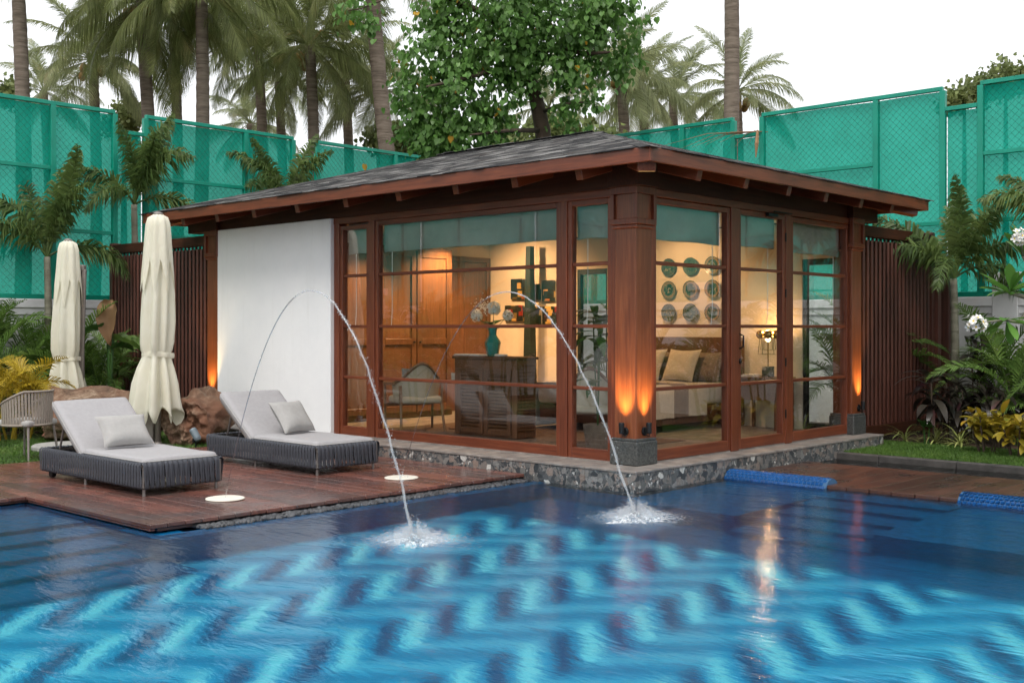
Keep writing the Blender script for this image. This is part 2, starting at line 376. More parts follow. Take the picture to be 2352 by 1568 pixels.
def m_chevron():
    """pool floor: staircase zigzag of light, mid and dark blue mosaic"""
    m, nt, b, o = nm('zigzag_mosaic'); tc = node(nt, 'TexCoord'); sx = node(nt, 'SeparateXYZ'); lk(nt, tc.outputs['Object'], sx.inputs[0])
    def mth(op, a, b_=None, c=None):
        n = node(nt, 'Math', operation=op)
        for i, x in enumerate((a, b_, c)):
            if x is None: continue
            if hasattr(x, 'links'): lk(nt, x, n.inputs[i])
            else: n.inputs[i].default_value = x
        return n.outputs[0]
    X, Y = sx.outputs[0], sx.outputs[1]; P = 0.92
    wob = noise(nt, tc.outputs['Object'], 1.3, 2); X = mth('MULTIPLY_ADD', wob, 0.16, X)
    tri = mth('ABSOLUTE', mth('SUBTRACT', mth('MODULO', mth('ADD', Y, 50 * P), P), P / 2))
    fr = mth('FRACT', mth('MULTIPLY', mth('ADD', mth('ADD', X, mth('MULTIPLY', tri, 1.05)), 60.0), 1 / 0.52))
    dk, md, li = (0.0, 0.09, 0.24), (0.0, 0.34, 0.64), (0.18, 0.78, 0.92)
    col = ramp(nt, fr, [(0.0, md), (0.13, dk), (0.29, dk), (0.44, md), (0.50, md), (0.61, li), (0.75, li), (0.90, md), (1.0, md)])
    row = ramp(nt, mth('FRACT', mth('MULTIPLY', mth('ADD', Y, 50 * P), 1 / P)), [(0.0, (0.1,) * 3), (0.08, (0, 0, 0)), (0.42, (0, 0, 0)), (0.54, (0.62,) * 3), (0.94, (0.62,) * 3), (1.0, (0.1,) * 3)])
    col = mixc(nt, row, col, md)
    lk(nt, col, b.inputs['Base Color']); b.inputs['Roughness'].default_value = 0.5; return m
M['zigzag'] = m_chevron()
M['grass_base'] = m_plain('turf', (0.055, 0.10, 0.022), 0.95, var=0.45, scale=14, bs=0.8, bd=0.02)
M['grass'] = m_leaf('grass_blade', (0.055, 0.13, 0.02), (0.12, 0.22, 0.04), 0.35, 0.5, (0.25, 0.22, 0.09), vscale=2.2)
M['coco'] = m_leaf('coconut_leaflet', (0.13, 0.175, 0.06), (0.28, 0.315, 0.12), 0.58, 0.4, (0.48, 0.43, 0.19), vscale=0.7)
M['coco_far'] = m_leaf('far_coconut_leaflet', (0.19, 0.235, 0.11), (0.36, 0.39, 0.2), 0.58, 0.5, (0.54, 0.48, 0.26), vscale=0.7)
M['foxtail'] = m_leaf('foxtail_leaflet', (0.055, 0.105, 0.03), (0.15, 0.21, 0.06), 0.42, 0.4, (0.24, 0.27, 0.08))
M['areca'] = m_leaf('areca_leaflet', (0.055, 0.12, 0.025), (0.15, 0.25, 0.055), 0.4, 0.4, (0.32, 0.33, 0.07))
M['yellowleaf'] = m_leaf('yellow_leaflet', (0.28, 0.20, 0.02), (0.50, 0.36, 0.03), 0.35, 0.45, (0.2, 0.22, 0.04))
M['broadleaf'] = m_leaf('portia_leaf', (0.07, 0.165, 0.035), (0.155, 0.30, 0.075), 0.42, 0.36, (0.26, 0.40, 0.12), vscale=3)
M['deadleaf'] = m_leaf('yellowed_leaf', (0.45, 0.23, 0.02), (0.55, 0.33, 0.04), 0.3, 0.5)
M['plumeria'] = m_leaf('plumeria_leaf', (0.06, 0.17, 0.03), (0.14, 0.30, 0.06), 0.35, 0.35)
M['darkleaf'] = m_leaf('cordyline_leaf', (0.018, 0.012, 0.014), (0.04, 0.034, 0.026), 0.15, 0.32, (0.10, 0.018, 0.032))
M['spider'] = m_leaf('spider_leaf', (0.20, 0.27, 0.06), (0.42, 0.45, 0.16), 0.3, 0.45)
M['croton'] = m_leaf('croton_leaf', (0.09, 0.12, 0.02), (0.42, 0.30, 0.03), 0.25, 0.35, (0.55, 0.22, 0.08), vscale=5)
M['houseleaf'] = m_leaf('house_plant_leaf', (0.03, 0.09, 0.02), (0.07, 0.16, 0.04), 0.25, 0.3)
M['brownleaf'] = m_leaf('withered_leaf', (0.22, 0.11, 0.05), (0.36, 0.22, 0.12), 0.2, 0.6)
M['petal'] = m_plain('white_petal', (0.85, 0.84, 0.80), 0.5, var=0.03, bs=0)
M['petal_eye'] = m_plain('yellow_petal_eye', (0.8, 0.55, 0.05), 0.5, bs=0)
def m_bark(name, c1, c2, rings=9.0):
    m, nt, b, o = nm(name); v = coords(nt, (1, 1, rings)); f = noise(nt, v, 2.2, 5, 0.65, 0.5)
    lk(nt, ramp(nt, f, [(0.3, c1), (0.7, c2)]), b.inputs['Base Color']); b.inputs['Roughness'].default_value = 0.9; bump(nt, f, b, 0.7, 0.03); return m
M['coco_bark'] = m_bark('coconut_bark', (0.10, 0.075, 0.055), (0.27, 0.215, 0.17))
M['grey_bark'] = m_bark('grey_palm_bark', (0.13, 0.12, 0.085), (0.26, 0.25, 0.19), 4)
M['bark'] = m_bark('tree_bark', (0.045, 0.03, 0.02), (0.11, 0.08, 0.055), 1.5)
def m_foam():
    m, nt, b, o = nm('water_foam'); b.inputs['Base Color'].default_value = (0.93, 0.95, 0.97, 1); b.inputs['Roughness'].default_value = 0.5
    v = coords(nt); f = noise(nt, v, 26, 5, 0.75); lk(nt, ramp(nt, f, [(0.40, (0, 0, 0)), (0.62, (0.85, 0.85, 0.85))]), b.inputs['Alpha']); return m
M['foam'] = m_foam()
def m_jet():
    m, nt, b, o = nm('jet_water'); nt.nodes.remove(b)
    d = node(nt, 'BsdfDiffuse'); d.inputs[0].default_value = (0.9, 0.92, 0.95, 1); tl = node(nt, 'BsdfTranslucent'); tl.inputs[0].default_value = (0.9, 0.92, 0.95, 1)
    gl = node(nt, 'BsdfGlossy'); gl.inputs['Roughness'].default_value = 0.15; tr = node(nt, 'BsdfTransparent')
    a = node(nt, 'MixShader'); a.inputs[0].default_value = 0.5; lk(nt, d.outputs[0], a.inputs[1]); lk(nt, tl.outputs[0], a.inputs[2])
    c = node(nt, 'MixShader'); c.inputs[0].default_value = 0.2; lk(nt, a.outputs[0], c.inputs[1]); lk(nt, gl.outputs[0], c.inputs[2])
    e = node(nt, 'MixShader'); e.inputs[0].default_value = 0.72; lk(nt, c.outputs[0], e.inputs[1]); lk(nt, tr.outputs[0], e.inputs[2]); lk(nt, e.outputs[0], o.inputs[0]); return m
M['jet'] = m_jet()
def m_clear():
    m, nt, b, o = nm('clear_jet_water'); nt.nodes.remove(b)
    gl = node(nt, 'BsdfGlossy'); gl.inputs['Roughness'].default_value = 0.05; tr = node(nt, 'BsdfTransparent'); tr.inputs[0].default_value = (0.86, 0.86, 0.88, 1)
    mx = node(nt, 'MixShader'); mx.inputs[0].default_value = 0.3; lk(nt, tr.outputs[0], mx.inputs[1]); lk(nt, gl.outputs[0], mx.inputs[2]); lk(nt, mx.outputs[0], o.inputs[0]); return m
M['jet_clear'] = m_clear()
# ================================================================ THE SETTING
WZ = -0.20                      # pool water level (plinth top is z = 0)
DZ = -0.14                      # left deck level
PW, PS = -7.6, -5.6             # west and south edge of the pool
# ground sheet with the pool and the channel cut out
g = MB(); xs = [-300, PW, -4.55, -0.37, 1.25, 2.85, 3.60, 300]; ys = [-300, -8.0, PS, -0.28, 0.6, 0.99, 3.28, 300]
for i in range(len(xs) - 1):
    for j in range(len(ys) - 1):
        cx, cy = (xs[i] + xs[i + 1]) / 2, (ys[j] + ys[j + 1]) / 2
        pool = (PW < cx < -4.55 and PS < cy < 3.28) or (-4.55 < cx < -0.37 and PS < cy < 0.99) or (-0.37 < cx < 1.25 and PS < cy < -0.28)
        if pool or (2.85 < cx < 3.60 and -8 < cy < 0.6): continue
        g.add([(xs[i], ys[j], -0.27), (xs[i + 1], ys[j], -0.27), (xs[i + 1], ys[j + 1], -0.27), (xs[i], ys[j + 1], -0.27)], [(0, 1, 2, 3)])
g.build('ground', M['soil'], kind='structure', label='bare brown soil under garden and decks')
# lawns
lawn = MB()
def lawn_patch(x0, x1, y0, y1, z, n):
    lawn.grid(lambda u, v: (x0 + (x1 - x0) * u / n, y0 + (y1 - y0) * v / n, z + 0.015 * mnoise.noise((x0 + (x1 - x0) * u / n, y0 + (y1 - y0) * v / n, 0)) - (0.12 if u in (0, n) or v in (0, n) else 0)), n + 1, n + 1)
lawn_patch(-13.8, -0.40, 5.87, 9.6, -0.165, 40)
lawn_patch(3.72, 5.35, -8.5, 0.1, -0.15, 30)
lawn.build('lawn', M['grass_base'], kind='structure', smooth=True, label='short green lawn in strips beside decks and channel')
blade = MB(); blade.add([(-0.0035, 0, 0), (0.0035, 0, 0), (0.002, 0.006, 0.028), (0, 0.018, 0.05)], [(0, 1, 2), (0, 2, 3)])
gm = []
for (x0, x1, y0, y1, z, n) in ((-5.2, -0.42, 5.88, 8.6, -0.165, 22000), (3.73, 5.33, -3.4, 0.05, -0.15, 26000)):
    for _ in range(n):
        x, y = random.uniform(x0, x1), random.uniform(y0, y1)
        gm.append(T(x, y, z) @ RZ(random.uniform(0, 6.28)) @ RX(random.uniform(-0.5, 0.3)) @ SC(1.2, 1.2, random.uniform(0.5, 1.0)))
joined('grass', blade, gm, M['grass'], kind='stuff', label='short green grass blades covering the lawn strips', cat='grass')
pv = MB(); pv.box((-13, -12, -0.26), (PW - 0.02, 3.2, -0.15)); pv.box((PW - 0.02, -12, -0.26), (3.0, PS - 0.02, -0.15))
pv.build('poolside_paving', M['coping'], kind='structure', label='stone paving along the near pool edges')

# ---- pool basin
basin = empty('pool_basin', (0, 0, -1.1), kind='structure', label='blue mosaic pool basin with steps and zigzag floor')
def bpart(name, lo, hi, mat): return MB().box(lo, hi).build(name, mat, basin, world=True)
bpart('pool_floor', (PW, PS, -1.25), (-1.35, 1.0, -1.10), M['zigzag'])
bpart('pool_floor_border', (-1.35, PS, -1.25), (1.4, 1.0, -1.102), M['tile_blue'])
bpart('pool_wall', (-4.62, 0.84, -1.3), (-0.2, 1.5, -0.235), M['tile_blue'])          # under the deck, its top is the overflow lip
bpart('pool_wall', (-0.36, -0.26, -1.3), (1.6, 1.0, -0.40), M['tile_blue'])
bpart('pool_wall', (1.26, -9, -1.3), (1.6, -0.27, -0.27), M['tile_blue'])
bpart('pool_wall', (PW - 0.3, PS - 0.3, -1.3), (PW, 3.6, -0.16), M['tile_blue'])
bpart('pool_wall', (PW, PS - 0.3, -1.3), (1.6, PS, -0.16), M['tile_blue'])
bpart('pool_wall', (PW, 3.27, -1.3), (-4.55, 3.6, -0.235), M['tile_blue'])
bpart('pool_wall', (-4.55, 0.97, -1.3), (-4.3, 3.6, -0.215), M['tile_blue'])
bpart('bench', (-0.62, -1.50, -1.3), (1.27, -0.255, -0.43), M['tile_blue'])
bpart('bench', (-0.62, PS, -1.3), (1.27, -2.75, -0.43), M['tile_blue'])
for x, z in ((0.80, -0.36), (0.42, -0.51), (0.04, -0.66), (-0.34, -0.81), (-0.72, -0.96)):
    bpart('step', (x, -2.752, -1.3), (1.268, -1.498, z), M['tile_blue'])
for y, z in ((2.15, -0.36), (1.76, -0.51), (1.36, -0.66), (0.96, -0.81), (0.50, -0.96)):
    bpart('step', (PW, y, -1.3), (-4.56, 3.28, z), M['tile_blue'])
wt = MB(); wv = [(PW, PS), (1.25, PS), (1.25, -0.28), (-0.37, -0.28), (-0.37, 0.995), (-4.55, 0.995), (-4.55, 3.29), (PW, 3.29)]
wt.add([(x, y, WZ) for x, y in wv], [tuple(range(8))])
wt.build('pool_water', M['water'], kind='structure', label='rippled blue pool water')

# ---- tiled head rolls on the pool edge
def head_roll(y0, y1, label):
    r = empty('tiled_head_roll', (1.25, (y0 + y1) / 2, WZ), label=label, cat='pool edge', group='tiled head rolls')
    cx, cz, rx, rz = 1.25, -0.27, 0.145, 0.155
    prof = [(cx + rx * math.cos(a), cz + rz * math.sin(a)) for a in [math.pi * (1 - k / 14) for k in range(15)]] + [(cx + rx, -0.4), (cx - rx, -0.4)]
    b = MB(); n = len(prof)
    b.add([(x, y0, z) for x, z in prof] + [(x, y1, z) for x, z in prof], [(k, (k + 1) % n, n + (k + 1) % n, n + k) for k in range(n)] + [tuple(range(n)), tuple(range(2 * n - 1, n - 1, -1))])
    b.build('roll_core', M['grout'], r, world=True)
    t = MB(); t.box((-0.0200, -0.0182, -0.004), (0.0200, 0.0182, 0.0035), 0.003); ms = []
    for k in range(9):
        a = math.pi * (1.03 - 0.02 - k * 0.083)
        px, pz = cx + rx * math.cos(a), cz + rz * math.sin(a)
        nrm = Vector((math.cos(a) / rx, 0, math.sin(a) / rz)).normalized(); tl = math.atan2(nrm.x, nrm.z)
        yy = y1 - 0.02 - (0.02 if k % 2 else 0)
        while yy > y0 + 0.02:
            ms.append(T(px, yy, pz) @ RY(tl) @ RZ(math.pi / 2) @ RX(random.uniform(-.05, .05)) @ RY(random.uniform(-.05, .05))); yy -= 0.0435
    pieces('tile', t, ms, M['tile_glaze'], r, 300)
head_roll(-1.43, -0.285, 'curved blue mosaic edge roll against the stone plinth')
head_roll(-5.58, -2.70, 'curved blue mosaic edge roll at the right picture edge')

# ---- left timber deck, boards run away along the pavilion
deck = empty('timber_deck', (-2.5, 3.4, DZ), kind='structure', label='wet red brown timber deck under the loungers')
def deck_board(x0, x1, y0, y1):
    z = DZ + random.uniform(-0.0015, 0.0015)
    MB().box((x0 + 0.0025, y0 + 0.0015, z - 0.032), (x1 - 0.0025, y1 - 0.0015, z), 0.004).build('plank', M['deck_y'], deck, world=True)
nb = 28; bw = (4.55 - 0.38) / nb
for i in range(nb):
    x0 = -4.55 + i * bw; cuts = [1.13] + sorted(random.uniform(1.8, 5.3) for _ in range(random.choice((1, 1, 2)))) + [5.85]
    for a, b_ in zip(cuts, cuts[1:]): deck_board(x0, x0 + bw, a, b_)
for i in range(20):
    x1 = -4.55 - i * bw; cuts = [3.27, random.uniform(4.0, 5.2), 5.85]
    for a, b_ in zip(cuts, cuts[1:]): deck_board(x1 - bw, x1, a, b_)
MB().box((-4.40, 1.36, -0.262), (-0.39, 5.8, -0.18)).build('deck_joists', M['deck_under'], deck, world=True)
MB().box((-7.5, 3.5, -0.262), (-4.40, 5.8, -0.18)).build('deck_joists', M['deck_under'], deck, world=True)
MB().box((-4.54, 1.15, -0.192), (-4.50, 3.26, -0.174), 0.003).build('edge_board', M['deck_y'], deck, world=True)
MB().box((-7.5, 3.285, -0.192), (-4.52, 3.325, -0.174), 0.003).build('edge_board', M['deck_x'], deck, world=True)
MB().box((-4.48, 1.145, -0.198), (-4.18, 1.30, -0.174), 0.003).build('edge_board', M['deck_x'], deck, world=True)
# pebbles in the gutter below the deck edge
pb = MB()
def peb(k):
    b = MB(); b.lathe([(0.0, -1), (0.55, -0.82), (0.92, -0.35), (1.0, 0.1), (0.75, 0.65), (0.3, 0.93), (0.0, 1)], 7); return b
ms = []
for _ in range(3000):
    y = 1.005 + abs(random.gauss(0, 0.13)); x = random.uniform(-4.15, -0.42); s = random.uniform(0.013, 0.027)
    if y > 1.34: continue
    ms.append(T(x, y, -0.216 + random.uniform(0, 0.012) + s * 0.35) @ Euler((random.uniform(-.5, .5), random.uniform(-.5, .5), random.uniform(0, 6.28))).to_matrix().to_4x4() @ SC(s * random.uniform(1.0, 1.5), s, s * random.uniform(0.55, 0.8)))
joined('pebbles', peb(0), ms, M['pebble'], kind='stuff', smooth=True, label='grey river pebbles in the gutter below the deck edge', cat='pebbles')

# ---- right timber deck, boards run away from the pool
RD = -0.17
deck2 = empty('side_timber_deck', (2.0, -2.2, RD), kind='structure', label='dark wet timber deck between pool and channel')
yy = -0.30; w = 0.222
while yy > -5.6:
    mid = yy - w / 2; xf = 1.15 if -2.70 < mid < -1.43 else 1.40
    MB().box((xf + random.uniform(-.006, .006), yy - w + 0.003, RD - 0.035), (2.84, yy - 0.003, RD + random.uniform(-.0015, .0015)), 0.005).build('plank', M['deck_x'], deck2, world=True); yy -= w
MB().box((1.62, -5.6, -0.262), (2.78, -0.3, RD - 0.037)).build('deck_joists', M['deck_under'], deck2, world=True)
# channel
ch = empty('water_channel', (3.2, -2, -0.5), kind='structure', label='narrow dark water channel with stone kerb')
for lo, hi in (((2.80, -8, -0.62), (3.66, 0.6, -0.55)), ((2.80, -8, -0.55), (2.85, 0.6, -0.209)), ((2.85, 0.55, -0.55), (3.6, 0.62, -0.28))):
    MB().box(lo, hi).build('channel_wall', M['dark_stone'], ch, world=True)
y = -8.0
while y < 0.3:
    MB().box((3.575, y + 0.003, -0.56), (3.70, y + 0.897, -0.132), 0.008).build('kerb_stone', M['kerb'], ch, world=True); y += 0.9
MB().add([(2.85, -8, -0.205), (3.575, -8, -0.205), (3.575, 0.55, -0.205), (2.85, 0.55, -0.205)], [(0, 1, 2, 3)]).build('water_surface', M['pond'], ch, world=True)

# ================================================================ PAVILION
pav = empty('pavilion', (0, 0, 0), label='timber pavilion with hipped shingle roof and glazed walls on stone plinth', cat='pavilion')
def part(name, lo, hi, mat, ch=0.004, parent=None, **k): return MB().box(lo, hi, ch).build(name, mat, parent or pav, world=True, **k)
# plinth
pl = part('plinth', (-0.335, -0.243, -1.2), (2.7, 7.8, -0.034), M['dark_stone'], 0)
part('plinth', (2.7, -0.243, -0.215), (4.80, 7.8, -0.034), M['dark_stone'], 0)
y = -0.278
k = 0
while y < 7.8:
    w = (0.62, 0.95, 0.7, 0.88)[k % 4]; y1 = min(y + w, 7.85)
    part('stone_slab', (-0.37, y + (0.002 if k else 0), -0.42), (-0.335, y1 - 0.002, -0.024), M['stone'], 0.003, pl)
    part('coping_slab', (-0.378, y + 0.002 - (0.006 if k == 0 else 0), -0.0235), (0.14, y1 - 0.002, 0.0), M['coping'], 0.004, pl); y = y1; k += 1
x = -0.335
while x < 4.79:
    w = (0.8, 1.0, 0.72)[k % 3]; x1 = min(x + w, 4.82)
    part('stone_slab', (x + 0.002, -0.278, -0.42 if x1 < 2.7 else -0.215), (x1 - 0.002, -0.243, -0.024), M['stone'], 0.003, pl)
    part('coping_slab', (max(x, 0.14) + 0.002, -0.286, -0.0235), (x1 - 0.002, 0.14, 0.0), M['coping'], 0.004, pl); x = x1; k += 1
part('stone_slab', (4.80, -0.278, -0.215), (4.825, 4.0, -0.024), M['stone'], 0.003, pl)
# posts
def post(x0, y0, s=0.262):
    p = part('post', (x0, y0, 0.255), (x0 + s, y0 + s, 2.735), M['post'], 0.006)
    part('stone_base', (x0 - 0.05, y0 - 0.05, 0.001), (x0 + s + 0.03, y0 + s + 0.03, 0.235), M['dark_stone'], 0.01, p)
    part('stone_base_cap', (x0 - 0.042, y0 - 0.042, 0.236), (x0 + s + 0.02, y0 + s + 0.02, 0.262), M['dark_stone'], 0.006, p)
    part('neck_moulding', (x0 - 0.022, y0 - 0.022, 2.325), (x0 + s + 0.02, y0 + s + 0.02, 2.362), M['wood_x'], 0.008, p)
    c = MB(); e = 0.035
    c.box((x0 - e, y0 - e, 2.364), (x0 + s + e, y0 + s + e, 2.42), 0.004)
    c.box((x0 - e, y0 - e, 2.665), (x0 + s + e, y0 + s + e, 2.735), 0.004)
    for (ax, ay) in ((0, 0), (1, 0), (0, 1), (1, 1)):
        xx = x0 - e if ax == 0 else x0 + s + e - 0.045; yy_ = y0 - e if ay == 0 else y0 + s + e - 0.045
        c.box((xx, yy_, 2.4205), (xx + 0.045, yy_ + 0.045, 2.6645), 0.003)
    c.build('capital', M['wood_z'], p, world=True); return p
post(0, 0); post(4.48, -0.02); post(0, 7.42)
# head beams
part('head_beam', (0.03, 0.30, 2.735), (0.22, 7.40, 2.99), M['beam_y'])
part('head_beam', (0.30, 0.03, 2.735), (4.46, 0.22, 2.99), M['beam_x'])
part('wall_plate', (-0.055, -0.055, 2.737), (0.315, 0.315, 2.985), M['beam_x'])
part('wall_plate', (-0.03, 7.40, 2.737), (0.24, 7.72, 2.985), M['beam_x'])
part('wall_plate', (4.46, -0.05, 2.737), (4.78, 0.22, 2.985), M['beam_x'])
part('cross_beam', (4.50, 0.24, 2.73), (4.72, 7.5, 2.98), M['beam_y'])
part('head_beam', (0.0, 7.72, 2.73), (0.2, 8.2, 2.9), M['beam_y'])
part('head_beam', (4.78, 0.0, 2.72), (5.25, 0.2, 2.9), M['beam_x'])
# roof
EX0, EX1, EY0, EY1 = -0.60, 5.35, -0.60, 8.35; EZ = 2.985; HW = (EX1 - EX0) / 2; SL = 0.84 / HW
cx = EX0 + HW; ry0, ry1 = EY0 + HW, EY1 - HW; RZT = EZ + HW * SL
roof = MB()
def slab(e):   # roof deck, e metres lower
    return [(EX0, EY0, EZ - e), (EX1, EY0, EZ - e), (EX1, EY1, EZ - e), (EX0, EY1, EZ - e), (cx, ry0, RZT - e), (cx, ry1, RZT - e)]
F6 = [(0, 1, 4), (1, 2, 5, 4), (2, 3, 5), (3, 0, 4, 5)]
roof.add(slab(0.012), F6); roof.add(slab(0.05), [f[::-1] for f in F6])
roof_o = roof.build('roof', M['beam_x'], pav, world=True)
sh = MB(); sh.box((-0.155, -0.02, -0.004), (0.155, 0.22, 0.006), 0.002)
ms = []
def shingle_slope(org, along, up, length_at, n_rows, exp=0.142):
    """courses of shingles from the eave org, along the eave and up the slope"""
    al = Vector(along); u3 = Vector(up).normalized(); nr = al.cross(u3).normalized()
    if nr.z < 0: nr = -nr
    for rw in range(n_rows):
        s0 = rw * exp; a0, a1 = length_at(s0 + 0.16); a = a0
        while a < a1 - 0.04:
            wd = min(random.uniform(0.13, 0.34), a1 - a)
            p = Vector(org) + al * (a + wd / 2) + u3 * (s0 - 0.025 + random.uniform(-0.012, 0.012)) + nr * (0.007 + random.uniform(0, 0.003))
            Mx = Matrix((al, u3, nr)).transposed().to_4x4(); Mx.translation = p
            ms.append(Mx @ RX(-0.022) @ SC(wd / 0.31, 1, random.uniform(0.7, 1.0)))
            a += wd
slope_len = math.hypot(HW, HW * SL); nrow = int(slope_len / 0.142) + 1; cs = HW / slope_len
LY, LX = EY1 - EY0, EX1 - EX0
shingle_slope((EX0, EY0, EZ), (0, 1, 0), (1, 0, SL), lambda s: (s * cs, LY - s * cs), nrow)
left_ms = list(ms); ms.clear()
shingle_slope((EX0, EY0, EZ), (1, 0, 0), (0, 1, SL), lambda s: (s * cs, LX - s * cs), nrow)
shingle_slope((EX1, EY0, EZ), (0, 1, 0), (-1, 0, SL), lambda s: (s * cs, LY - s * cs), nrow)
shingle_slope((EX0, EY1, EZ), (1, 0, 0), (0, -1, SL), lambda s: (s * cs, LX - s * cs), nrow)
pieces('shingle', sh, left_ms, M['shingle'], roof_o, 280)
joined('shingle_field', sh, ms, M['shingle'], roof_o, world=True)
cap = MB(); cap.box((0.0, -0.17, -0.004), (0.10, 0.17, 0.006), 0.002, RY(0.17)); cap.box((-0.10, -0.17, -0.004), (0.0, 0.17, 0.006), 0.002, RY(-0.17)); cms = []
for (a, b_) in (((EX0, EY0, EZ), (cx, ry0, RZT)), ((EX0, EY1, EZ), (cx, ry1, RZT)), ((cx, ry0, RZT), (cx, ry1, RZT)), ((EX1, EY0, EZ), (cx, ry0, RZT))):
    a, b_ = Vector(a), Vector(b_); d = b_ - a; L = d.length; d.normalize(); q = d.to_track_quat('Y', 'Z').to_matrix().to_4x4(); t = 0.1
    while t < L:
        mm = q.copy(); mm.translation = a + d * t + Vector((0, 0, 0.008)); cms.append(mm @ RX(-0.01)); t += 0.2
me_cap = cap.mesh('ridge_shingle', M['shingle'])
for m_ in cms: inst('ridge_shingle', me_cap, m_, roof_o, True)
# fascia, soffit rafters
part('fascia_board', (EX0 - 0.028, EY0 - 0.028, EZ - 0.135), (EX0, EY1 + 0.02, EZ - 0.004), M['wood_y'], 0.005)
part('fascia_board', (EX0 + 0.001, EY0 - 0.028, EZ - 0.135), (EX1 + 0.028, EY0, EZ - 0.004), M['wood_x'], 0.005)
part('fascia_board', (EX1, EY0 + 0.001, EZ - 0.135), (EX1 + 0.028, EY1, EZ - 0.004), M['wood_y'], 0.005)
part('fascia_board', (EX0 + 0.001, EY1, EZ - 0.135), (EX1, EY1 + 0.02, EZ - 0.004), M['wood_x'], 0.005)
def rafter(o, d, zoff=0.0, w=0.085, h=0.165, L=0.78):
    b = MB(); b.box((0.0, -w / 2, -0.055 - h), (L, w / 2, -0.055), 0.005)
    ang = math.atan2(d[1], d[0]); b.build('rafter', M['wood_x'], pav, world=True).matrix_basis = T(o[0], o[1], EZ - 0.005 + zoff) @ RZ(ang) @ RY(-math.atan(SL))
for yy_ in (0.29, 1.14, 2.0, 2.92, 3.86, 4.81, 5.74, 6.6, 7.45): rafter((EX0 + 0.03, yy_), (1, 0))
for xx in (0.32, 1.17, 2.03, 2.86, 3.72, 4.54): rafter((xx, EY0 + 0.03), (0, 1))
hipm = MB(); hipm.box((0.0, -0.085, -0.215), (1.05, 0.085, -0.05), 0.008)
for (px, py, a) in ((EX0 + 0.07, EY0 + 0.07, R(45)), (EX0 + 0.07, EY1 - 0.07, R(-45)), (EX1 - 0.07, EY0 + 0.07, R(135))):
    hipm.build('hip_rafter', M['wood_x'], pav, world=True).matrix_basis = T(px, py, EZ) @ RZ(a) @ RY(-math.atan(SL / 1.414))
# walls, ceiling and floor of the room
part('white_wall', (-0.012, 4.81, 0.002), (0.20, 7.40, 2.733), M['white_wall'], 0.01)
part('floor', (0.02, 0.02, -0.033), (4.62, 7.5, 0.012), M['coping'], 0)
part('ceiling', (0.22, 0.22, 2.74), (4.5, 7.4, 2.765), M['ceiling'], 0)
EW0, EW1 = 4.60, 4.72
part('inner_wall', (0.22, 6.5, 0.013), (4.60, 6.6, 2.739), M['cream'], 0)
part('inner_wall', (0.201, 4.86, 0.013), (0.24, 6.5, 2.738), M['cream'], 0)
for y0_, y1_ in ((0.74, 4.0), (4.6, 7.4)): part('inner_wall', (EW0, y0_, 0.013), (EW1, y1_, 2.73), M['cream'], 0)
for y0_, y1_ in ((0.24, 0.74), (4.0, 4.6)): part('inner_wall', (EW0, y0_, 2.25), (EW1, y1_, 2.73), M['cream'], 0)
part('outer_wall', (0.20, 7.42, 0.0), (4.72, 7.6, 2.73), M['white_wall'], 0)
# glazed windows
BARS = (0.73, 1.365, 2.0)
def window(axis, lo, hi, z0, z1, depth=(0.06, 0.14), st=0.055, door=False, mat_v='wood_z', mat_h=None):
    """frame round the opening lo..hi with glazing bars and four panes"""
    mat_h = M['wood_y' if axis == 'y' else 'wood_x']
    w = empty('door' if door else 'window', (depth[0], (lo + hi) / 2, 0) if axis == 'y' else ((lo + hi) / 2, depth[0], 0), parent=pav, world=True)
    def bx(b, a0, a1, d0, d1, zz0, zz1, c=0.004):
        if axis == 'y': b.box((d0, a0, zz0), (d1, a1, zz1), c)
        else: b.box((a0, d0, zz0), (a1, d1, zz1), c)
    d0, d1 = depth; gp = (d0 + d1) / 2 + 0.005
    for a0, a1 in ((lo - st, lo), (hi, hi + st)):
        b = MB(); bx(b, a0, a1, d0, d1, z0 - 0.11, z1 + st); b.build('stile', M[mat_v], w, world=True)
    b = MB(); bx(b, lo, hi, d0, d1, z0 - 0.11, z0); b.build('bottom_rail', mat_h, w, world=True)
    b = MB(); bx(b, lo, hi, d0, d1, z1, z1 + st); b.build('top_rail', mat_h, w, world=True)
    zs = [z0]
    for zb in BARS:
        b = MB(); bx(b, lo, hi, d0 + 0.012, d1 - 0.004, zb - 0.018, zb + 0.018, 0.005); b.build('glazing_bar', mat_h, w, world=True); zs += [zb - 0.018, zb + 0.018]
    zs.append(z1)
    for i in range(0, 8, 2):
        b = MB(); bx(b, lo, hi, gp - 0.003, gp + 0.003, zs[i], zs[i + 1], 0); b.build('pane', M['glass'], w, world=True)
    return w
w1 = window('y', 4.184, 4.646, 0.115, 2.575)
w2 = window('y', 1.086, 3.961, 0.115, 2.60)
w3 = window('y', 0.402, 0.871, 0.115, 2.60)
w4 = window('x', 0.363, 1.67, 0.125, 2.595, depth=(0.02, 0.10))
w5 = window('x', 1.933, 2.833, 0.125, 2.60, depth=(0.015, 0.095), door=True)
w6 = window('x', 3.083, 4.42, 0.125, 2.595, depth=(0.02, 0.10))
